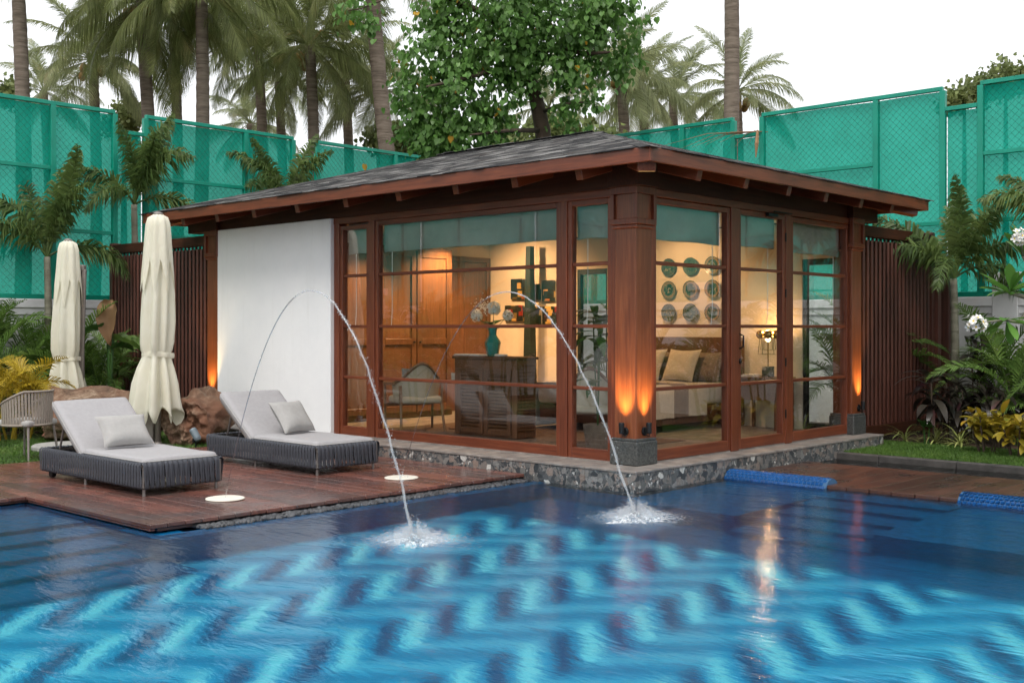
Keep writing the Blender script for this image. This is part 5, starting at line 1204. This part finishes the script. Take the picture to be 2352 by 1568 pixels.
downlight(3.3, 5.55, (4.58, 5.5, 1.3), 140, 'ceiling downlight aimed at the art tiles', 120)
downlight(3.5, 4.4, (4.0, 4.4, 0.0), 120, 'unseen ceiling downlight added as room fill over the open floor', 130)  # added wide-angle fill that lifts the whole interior
downlight(3.0, 5.4, (3.0, 6.0, 0.6), 270, 'ceiling downlight before the wardrobe', 125)
downlight(1.6, 5.0, (1.4, 6.0, 1.0), 190, 'ceiling downlight between wardrobe and armchair', 80)
downlight(3.4, 2.5, (4.58, 2.5, 1.5), 75, 'ceiling downlight washing the plates above the bed', 110)
downlight(1.75, 3.0, (1.1, 3.0, 1.0), 75, 'unseen ceiling downlight added to brighten the vase and louvred cabinet', 70)  # added so the white flowers and the cabinet come out brighter
downlight(2.6, 1.0, (2.4, 0.9, 0.0), 90, 'ceiling downlight near the glazed door', 90)
# ================================================================ VEGETATION
bedm = MB(); bedm.box((5.30, -8.9, -0.268), (7.74, 10.8, -0.165)); bedm.box((-13.9, 9.55, -0.268), (5.29, 10.84, -0.175))
bedm.build('planting_bed', M['soil'], kind='structure', label='brown soil beds along the boundary walls')
def frond_mesh(name, L, e0, droop, n, ll, lw, mat, rach=0.018, hang=0.6, plume=0, vee=0.3, seed=0, fwd=0.75, dead=0.0):
    """feather frond: starts at the origin, grows along +y at elevation e0 and bends down by droop"""
    rn = random.Random(seed); b = MB(); N = 14; pts = []; p = Vector((0, 0, 0)); side = rn.uniform(-.12, .12)
    for i in range(N + 1):
        t = i / N; e = e0 - droop * t ** 1.25; pts.append(p.copy()); az = side * t * t
        p = p + Vector((math.sin(az) * math.cos(e), math.cos(az) * math.cos(e), math.sin(e))) * (L / N)
    b.tube(pts, [rach * (1.6 if i < 2 else 1) * (1 - 0.85 * i / N) + 0.002 for i in range(N + 1)], 5)
    for k in range(n):
        t = 0.14 + 0.86 * (k / (n - 1)); f = t * N; i = min(N - 1, int(f)); q = pts[i].lerp(pts[i + 1], f - i); d = (pts[i + 1] - pts[i]).normalized()
        sx = d.cross(Vector((0, 0, 1))); sx = sx.normalized() if sx.length > .05 else Vector((1, 0, 0)); up = sx.cross(d)
        prof = min(1, (t - 0.10) * 5) * (1 - 0.75 * max(0, (t - 0.55) / 0.45) ** 1.5)
        for sg in (-1, 1):
            for m_ in range(max(1, plume)):
                l = ll * prof * rn.uniform(0.85, 1.1)
                if rn.random() < dead: continue
                roll = (rn.uniform(-1.3, 1.3) if plume else vee + rn.uniform(-.12, .12))
                lat = (sx * sg * math.cos(roll) + up * math.sin(roll)); fw_ = fwd + 0.5 * t + rn.uniform(-.12, .12)
                dr = (lat + d * fw_).normalized(); wd = lw * rn.uniform(0.8, 1.15) * (0.6 + 0.4 * prof); wv = d * wd
                hg = hang * rn.uniform(0.7, 1.2)
                m1 = q + dr * l * 0.5 + Vector((0, 0, -1)) * l * hg * 0.18; tp = q + dr * l * (0.97 - 0.25 * hg) + Vector((0, 0, -1)) * l * hg * 0.72
                b.add([q - wv * .5, q + wv * .5, m1 + wv * .55, m1 - wv * .55, tp], [(0, 1, 2, 3), (3, 2, 4)])
    return b.mesh(name, mat, False)
def palm(name, base, top, r0, r1, fr, n, s, mt, label, cat, group=None, tilt=(0, 0), nuts=0, sag=0.25, seed=0):
    rn = random.Random(seed); r = empty(name, base, label=label, cat=cat, group=group); base, top = Vector(base), Vector(top); H = (top - base).length
    N = int(min(90, max(14, H / 0.10))); pts = []; rad = []
    for i in range(N + 1):
        t = i / N; c = base.lerp(top, t) + Vector((RGT.x, RGT.y, 0)) * sag * math.sin(math.pi * t) * 0.6; pts.append(c - base)
        rad.append((r0 + (r1 - r0) * t) * (1 + 0.05 * (i % 2) + 0.05 * rn.random()) + (0.10 * math.exp(-t * H / 0.5) if r0 > .1 else 0))
    MB().tube(pts, rad, 10).build('trunk', mt, r, smooth=True)
    tp = top - base; a0 = rn.uniform(0, 6.28)
    for k in range(n):
        v = fr[min(len(fr) - 1, int(k * len(fr) / n))]
        inst('frond', v, T(tp) @ RZ(a0 + k * 2.399 + rn.uniform(-.2, .2)) @ RX(rn.uniform(-.12, .12)) @ RY(rn.uniform(-.5, .5)) @ SC(s * rn.uniform(0.85, 1.12)), r)
    if nuts:
        nm_ = MB().lathe([(0.11 * math.sin(math.pi * t / 6), -0.14 * math.cos(math.pi * t / 6)) for t in range(7)], 10).mesh('coconut', M['nut'], True)
        for k in range(nuts): a = rn.uniform(0, 6.28); inst('coconut', nm_, T(tp + Vector((0.28 * math.cos(a), 0.28 * math.sin(a), -0.25 - 0.25 * rn.random()))) @ RX(rn.uniform(-.5, .5)), r)
        for k in range(3): a = rn.uniform(0, 6.28); MB().tube([tp, tp + Vector((0.3 * math.cos(a), 0.3 * math.sin(a), 0.35)), tp + Vector((0.6 * math.cos(a), 0.6 * math.sin(a), 0.25))], [0.05, 0.04, 0.01], 6).build('flower_stalk', M['nut'], r)
    return r
M['nut'] = m_plain('coconut_husk', (0.30, 0.19, 0.06), 0.6, var=0.3)
CO = [frond_mesh('coconut_frond', 5.0, R(e), R(dp), 96, 1.30, 0.046, M['coco'], 0.032, hang=h, vee=vv, seed=s_) for s_, (e, dp, h, vv) in enumerate(((74, 50, 0.45, 0.30), (52, 72, 0.6, 0.2), (34, 86, 0.75, 0.05), (12, 84, 0.9, -0.1), (-14, 66, 0.95, -0.2), (-42, 44, 0.9, -0.25)))]
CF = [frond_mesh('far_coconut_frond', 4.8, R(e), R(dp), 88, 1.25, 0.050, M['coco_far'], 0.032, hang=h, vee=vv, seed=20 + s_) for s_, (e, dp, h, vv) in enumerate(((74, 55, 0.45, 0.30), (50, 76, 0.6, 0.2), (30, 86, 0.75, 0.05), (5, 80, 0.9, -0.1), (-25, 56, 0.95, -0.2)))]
GZ = -0.27
def coco(cx_, cy_, bx_, t, n, s, fr, label, nuts=0, seed=0, r0=0.17, sag=0.25):
    top = at(cx_, cy_, t); base = ground(bx_, t, GZ); return palm('coconut_palm', base, top, r0, r0 * 0.72, fr, n, s, M['coco_bark'], label, 'palm tree', 'coconut palms beyond the fence', nuts=nuts, seed=seed, sag=sag)
coco(30, -230, 46, 24, 16, 0.60, CO, 'tall bare coconut trunk at the far left edge', seed=1)
coco(322, 5, 345, 26, 30, 0.56, CO, 'coconut palm with drooping crown above the left fence', 6, seed=2)
coco(462, -45, 432, 25, 30, 0.58, CO, 'coconut palm with the thick trunk left of the palm gap', 6, seed=3)
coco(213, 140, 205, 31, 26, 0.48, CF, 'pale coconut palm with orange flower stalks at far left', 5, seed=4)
coco(712, 105, 706, 28.5, 29, 0.50, CO, 'coconut palm in the thicket left of the broadleaf tree', 6, seed=5)
coco(845, -150, 975, 27, 21, 0.60, CO, 'leaning coconut trunk touching the broadleaf tree', seed=6, r0=0.22, sag=-0.3)
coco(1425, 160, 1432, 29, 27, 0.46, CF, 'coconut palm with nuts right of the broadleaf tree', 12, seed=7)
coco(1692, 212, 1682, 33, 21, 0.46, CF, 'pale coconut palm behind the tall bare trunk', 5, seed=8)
coco(1672, -420, 1657, 24.5, 13, 0.60, CO, 'tall bare coconut trunk before the white sky', seed=9, r0=0.185)
coco(575, 285, 575, 38, 18, 0.42, CF, 'small distant coconut palm low above the left fence', seed=10)
coco(868, 215, 868, 31, 24, 0.48, CF, 'coconut palm close behind the leaning trunk', seed=11)
coco(1545, 225, 1545, 37, 18, 0.45, CF, 'low distant coconut palm left of the tall bare trunk', seed=12)
coco(1260, 250, 1260, 33, 18, 0.45, CF, 'coconut palm seen through the broadleaf tree', seed=13)
coco(640, 190, 640, 34, 18, 0.42, CF, 'distant coconut palm between the two thickest crowns', seed=14)
coco(395, -20, 400, 33, 28, 0.54, CF, 'coconut palm crown filling the gap between the two thick trunks', 4, seed=16)
coco(590, 70, 600, 32, 28, 0.52, CF, 'coconut palm crown right of the thickest trunk', 4, seed=18)
coco(790, 120, 795, 33, 26, 0.5, CF, 'coconut palm crown left of the leaning trunk', 4, seed=19)
coco(1475, 215, 1475, 34, 24, 0.46, CF, 'coconut palm crown between the nut palm and the bare trunk', seed=20)
coco(100, 210, 110, 36, 16, 0.40, CF, 'hazy coconut palm low behind the leftmost trunk', seed=15)

# ---- broadleaf tree behind the roof
tree = empty('broadleaf_tree', ground(1262, 20, GZ), label='leafy green broadleaf tree rising behind the roof ridge', cat='tree')
tb = wm(tree).translation
def limb(pts, r0, r1, name='branch'):
    pp = [at(*p) for p in pts]; MB().tube(pp, [r0 + (r1 - r0) * i / (len(pp) - 1) for i in range(len(pp))], 9).build(name, M['bark'], tree, world=True, smooth=True)
limb([(1262, 900, 20), (1258, 500, 20), (1247, 300, 20), (1232, 230, 20), (1218, 180, 20), (1195, 110, 20), (1200, 40, 20), (1180, -60, 20)], 0.17, 0.07, 'trunk')
for pts, r0, r1 in (([(1222, 185, 20), (1180, 170, 19.7), (1120, 165, 19.4), (1050, 185, 19.2), (980, 200, 19)], 0.07, 0.02), ([(1205, 140, 20), (1280, 105, 19.8), (1340, 125, 19.5), (1400, 120, 19.2)], 0.07, 0.02), ([(1198, 90, 20), (1110, 30, 19.8), (1040, 0, 19.6), (950, -40, 19)], 0.08, 0.03), ([(1200, 40, 20), (1300, -10, 19.6), (1420, -20, 19.2)], 0.07, 0.02), ([(1247, 300, 20), (1170, 300, 19.4), (1080, 310, 19)], 0.05, 0.015), ([(1240, 260, 20), (1290, 240, 19.6), (1340, 235, 19.3)], 0.04, 0.012), ([(950, -40, 19), (880, 0, 18.6), (830, 20, 18.4), (800, 25, 18.3)], 0.02, 0.008)): limb(pts, r0, r1)
hl_ = MB(); hl_.add([(0, 0, 0), (0.028, -0.012, 0.006), (0.05, 0.015, 0.004), (0.044, 0.055, -0.002), (0, 0.105, -0.022), (-0.044, 0.055, -0.002), (-0.05, 0.015, 0.004), (-0.028, -0.012, 0.006), (0, 0.04, -0.01)], [(0, 1, 2, 8), (8, 2, 3), (8, 3, 4), (8, 4, 5), (8, 5, 6), (8, 6, 7, 0)])
ms_ = []; ym = []
blobs = [(1010, 110, 95), (1130, 60, 120), (1260, 60, 120), (1385, 60, 90), (1440, 130, 42), (960, 190, 60), (1060, 205, 100), (1170, 165, 85), (1310, 140, 85), (1000, 285, 75), (1090, 300, 85), (940, 245, 38), (1140, 295, 45), (1385, 5, 80), (1300, 265, 38), (1030, 345, 60), (965, 345, 30), (1350, 235, 28), (1170, -30, 150), (1010, 20, 60), (832, 35, 26), (795, 22, 16), (850, 60, 14), (1410, 165, 35), (1330, 305, 22), (950, 300, 40)]
for (bx_, by_, br) in blobs:
    C0 = at(bx_, by_, 19.6 if bx_ > 880 else 18.4); rr = br * 19.6 / FD; ncl = max(4, int(0.0085 * br * br)); ncl = min(ncl, 120)
    for _ in range(ncl):
        d = Vector((random.gauss(0, 1), random.gauss(0, 1), random.gauss(0, 1))).normalized(); q = C0 + d * rr * random.random() ** 0.40 * random.uniform(0.8, 1.18)
        for _ in range(random.randint(8, 14)):
            p = q + Vector((random.gauss(0, .10), random.gauss(0, .10), random.gauss(0, .09)))
            if p.z < 3.0: continue
            az = math.atan2(d.y, d.x) + random.gauss(0, 0.9)
            m_ = T(p) @ RZ(az - math.pi / 2) @ RX(R(random.gauss(-58, 22))) @ RY(random.gauss(0, .35)) @ SC(random.uniform(0.5, 1.2))
            (ym if random.random() < 0.006 else ms_).append(m_)
pieces('leaf', hl_, ms_, M['broadleaf'], tree, 240, 'crown')
ylm = hl_.mesh('yellowed_leaf', M['deadleaf'])
for m_ in ym: inst('yellowed_leaf', ylm, m_, tree, True)

# ---- far bushy trees above the fences
def far_tree(cx_, cy_, t, blobs_, label, n=70):
    r = empty('far_tree', ground(cx_, t, GZ), label=label, cat='tree', group='distant bushy trees beyond the fence')
    c = at(cx_, cy_, t); MB().tube([ground(cx_, t, GZ), c], [0.16, 0.05], 7).build('trunk', M['bark'], r, world=True)
    ms2 = []
    for (bx_, by_, br) in blobs_:
        C0 = at(bx_, by_, t); rr = br * t / FD
        for _ in range(n):
            q = C0 + Vector((random.gauss(0, .45), random.gauss(0, .45), random.gauss(0, .4))) * rr
            for _ in range(11): ms2.append(T(q + Vector((random.gauss(0, .15), random.gauss(0, .15), random.gauss(0, .12)))) @ Euler((random.uniform(0, 6), random.uniform(0, 6), random.uniform(0, 6))).to_matrix().to_4x4() @ SC(1.25))
    joined('crown', hl_, ms2, M['far_leaf'], r, world=True)
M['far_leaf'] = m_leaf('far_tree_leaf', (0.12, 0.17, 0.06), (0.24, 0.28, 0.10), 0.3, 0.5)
far_tree(2310, 185, 38, [(2300, 190, 40), (2340, 180, 35), (2265, 205, 25)], 'hazy bushy tree above the fence at the right edge')
far_tree(2215, 235, 40, [(2205, 230, 22), (2235, 215, 26), (2185, 240, 14)], 'hazy bushy tree in the gap of the right fence')
far_tree(285, 290, 34, [(285, 290, 40), (300, 260, 26), (30, 215, 26)], 'pale bushy tree in the gap of the left fence', 60)
far_tree(985, 330, 30, [(940, 330, 50), (880, 320, 36), (1000, 335, 50)], 'low bushy tree behind the left fence end', 60)
far_tree(1340, 325, 28, [(1330, 330, 50), (1265, 320, 50), (1400, 335, 30), (1150, 330, 60)], 'low bushy tree behind the roof ridge', 80)

# ---- foxtail palms in the garden
FX_ = [frond_mesh('foxtail_frond', 1.7, R(e), R(dp), 52, 0.40, 0.030, M['foxtail'], 0.013, hang=0.75, plume=2, seed=40 + s_, fwd=0.45) for s_, (e, dp) in enumerate(((88, 40), (76, 72), (60, 100), (36, 118)))]
AR = [frond_mesh('areca_frond', 1.35, R(e), R(dp), 30, 0.40, 0.030, M['areca'], 0.010, hang=0.45, vee=0.55, seed=60 + s_, fwd=0.65) for s_, (e, dp) in enumerate(((82, 60), (68, 80), (52, 95), (36, 95)))]
YF = [frond_mesh('yellow_frond', 0.85, R(e), R(dp), 24, 0.30, 0.022, M['yellowleaf'], 0.007, hang=0.5, vee=0.5, seed=80 + s_) for s_, (e, dp) in enumerate(((75, 70), (52, 95), (35, 95)))]
def foxtail(x, t, top_y, n, s, label, seed, dz=0.0):
    base = ground(x, t, -0.2); top = at(x, top_y, t); return palm('foxtail_palm', base, top, 0.062, 0.045, FX_, n, s, M['grey_bark'], label, 'palm', 'foxtail palms in the garden', seed=seed, sag=0.04)
foxtail(308, 18.55, 470, 11, 0.95, 'foxtail palm rising behind the left slat screen', 31)
foxtail(108, 17.5, 590, 9, 1.0, 'foxtail palm with slim trunk behind the smaller parasol', 32)
foxtail(2190, 15.8, 640, 11, 0.95, 'foxtail palm with slim grey trunk right of the slat screen', 33)
foxtail(2450, 15.0, 560, 7, 0.9, 'foxtail palm reaching in from the right picture edge', 34)
foxtail(660, 20.6, 470, 7, 0.8, 'foxtail palm tips showing above the roof edge', 35)
def areca(p, n, s, label, fr=None, stems=5, name='areca_palm', cat='palm', group='areca palms in the garden', spread=0.16):
    fr = fr or AR; r = empty(name, p, random.uniform(0, 6), label=label, cat=cat, group=group)
    for k in range(stems):
        a = k * 6.28 / stems; h = s * random.uniform(0.4, 0.95) * (0.6 if fr is YF else 1); b0 = Vector((spread * math.cos(a), spread * math.sin(a), 0)); tpp = b0 * 1.7 + Vector((0, 0, h))
        MB().tube([b0, tpp], [0.018 * s, 0.012 * s], 6).build('stem', M['areca'] if fr is AR else M['yellowleaf'], r)
        for j in range(max(1, n // stems)): inst('frond', fr[(j + k) % len(fr)], T(tpp) @ RZ(a + j * 2.1 + random.uniform(-.4, .4)) @ RY(random.uniform(-.4, .4)) @ SC(s * random.uniform(.8, 1.1)), r)
    return r
areca(ground(60, 17.3, -0.18), 20, 1.0, 'green areca palm clump behind the woven chair')
areca(ground(232, 17.6, -0.18), 18, 0.9, 'green areca palm clump between the parasols')
areca(ground(-20, 16.5, -0.18), 18, 1.0, 'green areca palm clump at the left picture edge')
areca(ground(150, 17.9, -0.18), 15, 0.85, 'dark areca palm clump behind the smaller parasol')
areca(ground(45, 15.5, -0.18), 20, 1.1, 'golden yellow palm clump behind the woven chair', YF, 5, 'golden_palm', 'palm', 'golden palms in the garden')
areca(ground(2320, 15.6, -0.18), 20, 0.95, 'tall areca palm clump before the right boundary wall')
areca(ground(2360, 14.6, -0.18), 18, 0.95, 'areca palm clump at the right picture edge')
areca((6.5, 0.95, -0.18), 20, 1.0, 'areca palm seen through the far window by the lamp')
areca((6.3, 4.7, -0.18), 20, 1.0, 'areca palm seen through the window behind the house plant')
for k, w_ in enumerate(('nearest', 'second', 'third', 'fourth', 'fifth', 'sixth', 'seventh')): areca((-3.6 - k * 1.15, 9.9 + 0.25 * (k % 2), -0.18), 20, 1.25, 'areca palm clump past the left picture edge, %s from the edge' % w_)
for k, w_ in enumerate(('nearest', 'second', 'third', 'fourth')): areca((6.7 + 0.2 * (k % 2), -2.4 - k * 1.2, -0.18), 18, 1.1, 'areca palm clump past the right picture edge, %s from the edge' % w_)
areca(ground(5, 15.3, -0.18), 18, 1.0, 'golden yellow palm clump cut by the left picture edge', YF, 5, 'golden_palm', 'palm', 'golden palms in the garden')
areca(ground(95, 17.2, -0.18), 18, 0.9, 'green areca palm clump right of the woven chair')
areca(ground(190, 17.3, -0.18), 18, 1.0, 'green areca palm clump showing right of the smaller parasol')
areca(ground(-60, 17.2, -0.18), 18, 1.2, 'tall areca palm clump leaning in at the left edge')
# ---- leafy clumps
def rosette(name, p, mesh, n, el, s, label, cat, group=None, stems=1, h=0.0, spread=0.0, tiers=1, sm=None):
    r = empty(name, p, random.uniform(0, 6), label=label, cat=cat, group=group)
    for k in range(stems):
        a = k * 2.4; o = Vector((spread * math.cos(a), spread * math.sin(a), 0)) * random.uniform(.5, 1); hh = h * random.uniform(.7, 1.1)
        if h > 0: MB().tube([o * .4, o + Vector((0, 0, hh))], [0.012, 0.008], 6).build('stem', sm or M['bark'], r)
        for j in range(n // stems):
            z = hh * (1 - (j % tiers) / tiers * 0.55) if h > 0 else 0.0
            inst('leaf', mesh, T(o * (z / hh if h > 0 else 1) + Vector((0, 0, z))) @ RZ(j * 2.399 + random.uniform(-.3, .3)) @ RX(R(random.uniform(*el))) @ RY(random.uniform(-.3, .3)) @ SC(s * random.uniform(.7, 1.15)), r)
    return r
L_sp = blade_leaf(MB(), 0.52, 0.011, 1.7, 0.3, 8).mesh('spider_leaf', M['spider'], True)
L_co = blade_leaf(MB(), 0.46, 0.048, 1.5, 0.25, 8).mesh('cordyline_leaf', M['darkleaf'], True)
L_cr = blade_leaf(MB(), 0.22, 0.040, 0.8, 0.25, 6).mesh('croton_leaf', M['croton'], True)
L_ph = blade_leaf(MB(), 0.30, 0.07, 0.9, 0.15, 6).mesh('broad_leaf', M['houseleaf'], True)
for x, y, lb_ in ((2078, 1012, 'pale striped spider plant nearest the stone plinth'), (2150, 1018, 'pale striped spider plant, the middle one of the row'), (2205, 1024, 'pale striped spider plant beside the garden spotlight'), (2120, 985, 'pale striped spider plant half hidden behind the row')):
    q = onz(x, y, -0.14); rosette('spider_plant', q, L_sp, 30, (20, 85), random.uniform(.8, 1.0), lb_, 'plant', 'spider plants edging the right lawn')
for x, t, s_, lb_ in ((100, 16.3, 1.0, 'pale striped spider plant behind the woven chair'), (60, 16.1, 0.9, 'pale striped spider plant left of its twin by the chair')):
    rosette('spider_plant', ground(x, t, -0.16), L_sp, 30, (20, 85), s_, lb_, 'plant', 'spider plants in the left bed')
for x, t, h, lb_ in ((2148, 14.7, 0.85, 'dark red cordyline before the right slat screen'), (2222, 15.0, 0.75, 'dark cordyline right of the slim palm trunk'), (2245, 15.5, 1.35, 'tall dark cordyline against the right wall'), (2185, 14.9, 0.5, 'low dark cordyline at the foot of the palm'), (2290, 14.6, 0.7, 'dark cordyline behind the crotons'), (2340, 14.8, 0.75, 'dark cordyline at the right picture edge')):
    rosette('cordyline', ground(x, t, -0.18), L_co, 36, (-5, 70), 1.0, lb_, 'plant', 'dark cordylines in the right bed', stems=3, h=h, spread=0.16, tiers=4)
for x, t, h, lb_ in ((2266, 13.6, 0.52, 'yellow croton with the brightest leaves in the right bed'), (2335, 13.2, 0.46, 'orange croton at the right picture edge'), (2300, 14.0, 0.42, 'green and orange croton between its neighbours')):
    rosette('croton', ground(x, t, -0.18), L_cr, 84, (-10, 75), 1.0, lb_, 'plant', 'crotons in the right bed', stems=6, h=h, spread=0.22, tiers=5)
rosette('philodendron', ground(2128, 14.5, -0.18), L_ph, 14, (20, 80), 0.6, 'small lobed green plant below the right slats', 'plant', h=0.32, stems=2, spread=0.06, sm=M['houseleaf'])
for x, t, lb_ in ((125, 17.3, 'low green shrub behind the smaller parasol'), (200, 16.9, 'low green shrub between parasol and log'), (15, 16.6, 'low green shrub at the left edge'), (248, 17.3, 'low green shrub before the left slat screen')):
    rosette('green_shrub', ground(x, t, -0.18), L_ph, 60, (-5, 75), 0.75, lb_, 'shrub', 'low shrubs in the left bed', stems=6, h=0.5, spread=0.28, tiers=4, sm=M['houseleaf'])
# large withered leaf
wl_ = MB()
def wleaf(u, v):
    t = v / 14; c = (u - 3) / 3; w_ = 0.19 * math.sin(math.pi * min(1, (t * 0.95 + 0.04) ** 0.75)) ** 0.8 * (1 + 0.22 * mnoise.noise((t * 5, c * 2, 3)))
    return (c * w_, 0.72 * t + 0.05 * abs(c) * (1 - t), -0.3 * t * t + 0.12 * abs(c) ** 1.5 + 0.045 * mnoise.noise((c * 3, t * 6, 1)))
wl_.grid(wleaf, 7, 15)
wp = empty('elephant_ear', ground(252, 16.9, -0.18), label='elephant ear plant with a withered brown leaf before the slats', cat='plant')
for k, (hh, rz, rx, m_, s_) in enumerate(((1.95, 2.1, -65, 'brownleaf', 0.9), (1.5, 1.2, 5, 'houseleaf', 0.7), (1.2, -1.2, 20, 'houseleaf', 0.7), (1.35, 3.6, 0, 'areca', 0.8))):
    MB().tube([(0, 0, 0), (0.05 * math.cos(k * 2), 0.05 * math.sin(k * 2), hh)], [0.018, 0.01], 6).build('stalk', M['houseleaf'], wp)
    inst('leaf', wl_.mesh('large_leaf', M[m_], True), T(0.05 * math.cos(k * 2), 0.05 * math.sin(k * 2), hh) @ RZ(rz) @ RX(R(rx)) @ SC(s_), wp)
# ---- plumeria reaching in from the right
pm = empty('plumeria', ground(2440, 12.4, -0.14), label='plumeria with broad leaves and white flowers at the right edge', cat='tree')
pb_ = wm(pm).translation
def plb(pts, r0, r1): MB().tube([at(*p) for p in pts], [r0 + (r1 - r0) * i / (len(pts) - 1) for i in range(len(pts))], 8).build('branch', M['grey_bark'], pm, world=True, smooth=True)
plb([(2440, 1110, 12.4), (2450, 900, 12.3), (2430, 780, 12.1), (2380, 690, 11.9), (2322, 672, 11.7)], 0.06, 0.022)
plb([(2430, 780, 12.1), (2420, 680, 12.0), (2370, 620, 11.8), (2350, 588, 11.7)], 0.04, 0.02); plb([(2380, 690, 11.9), (2340, 740, 11.7), (2310, 735, 11.5)], 0.025, 0.014)
L_pl = MB()
def obov(u, v):
    t = v / 9; w_ = 0.052 * (math.sin(math.pi * min(1, t ** 1.5 * 0.97 + 0.02))) ** 0.7; c = u - 1; return (c * w_, 0.34 * t, -0.05 * t * t + abs(c) * w_ * 0.35)
L_pl.grid(obov, 3, 10); L_plm = L_pl.mesh('plumeria_leaf', M['plumeria'], True)
for (x, y, t, n, up) in ((2322, 672, 11.7, 18, 30), (2350, 588, 11.7, 14, 45), (2312, 735, 11.5, 10, -20)):
    c = at(x, y, t)
    for k in range(n): inst('leaf', L_plm, T(c + Vector((0, 0, 0.03 * random.uniform(-1, 1)))) @ RZ(k * 2.399) @ RX(R(random.uniform(up - 35, up + 35))) @ SC(random.uniform(.75, 1.1)), pm, True)
fl = MB()
for k in range(5):
    a = k * 1.2566; fl.add([(0, 0, 0), (0.012 * math.cos(a) - 0.012 * math.sin(a), 0.012 * math.sin(a) + 0.012 * math.cos(a), 0.01), (0.034 * math.cos(a + .2), 0.034 * math.sin(a + .2), 0.016), (0.03 * math.cos(a - .35), 0.03 * math.sin(a - .35), 0.012), (0.012 * math.cos(a) + 0.01 * math.sin(a), 0.012 * math.sin(a) - 0.01 * math.cos(a), 0.008)], [(0, 1, 2), (0, 2, 3), (0, 3, 4)])
flm = fl.mesh('flower', M['petal'])
eye = MB().lathe([(0, 0.004), (0.009, 0.006), (0.005, 0.003), (0, 0.002)], 8).mesh('flower_eye', M['petal_eye'])
for (x, y, t, n) in ((2240, 745, 11.3, 16), (2337, 543, 11.5, 12)):
    c = at(x, y, t)
    for k in range(n):
        d = Vector((random.gauss(-.3, 1), random.gauss(-.5, 1), random.gauss(.3, .8))).normalized(); Mx = T(c + d * Vector((0.09, 0.09, 0.11)).length * 0.62 * random.uniform(.5, 1)) @ d.to_track_quat('Z', 'Y').to_matrix().to_4x4() @ RZ(random.uniform(0, 6)) @ SC(1.25)
        f_ = inst('flower', flm, Mx, pm, True); e_ = bpy.data.objects.new('flower_eye', eye); put(e_, f_)
plb([(2312, 735, 11.5), (2275, 738, 11.4), (2240, 745, 11.32)], 0.012, 0.006); plb([(2350, 588, 11.7), (2345, 560, 11.6), (2338, 545, 11.5)], 0.012, 0.006)
# fallen dry palm sheath caught on the right fence
ds = MB(); ds.tube([at(1740, 300, 18.9), at(1738, 330, 18.8), at(1736, 362, 18.8)], [0.02, 0.035, 0.008], 6)
for k in range(9): a = at(1742, 302, 18.9); ds.tube([a, a + Vector((-0.05 * k + .2, 0.12 * k - .1, 0.02 * (k % 3))), a + Vector((-0.1 * k + .3, 0.22 * k - .2, -0.12 - 0.03 * (k % 4)))], [0.01, 0.006, 0.002], 4)
ds.build('dry_palm_sheath', M['brownleaf'], label='dry brown palm sheath hanging on the right fence', cat='palm debris')
# single yellow leaf caught on the left fence
yl = hl_.build('caught_leaf', M['deadleaf'], label='single yellow leaf caught on the left green fence', cat='leaf'); yl.matrix_basis = T(ony(838, 378, FY - 0.06)) @ RX(R(-85)) @ SC(1.3)
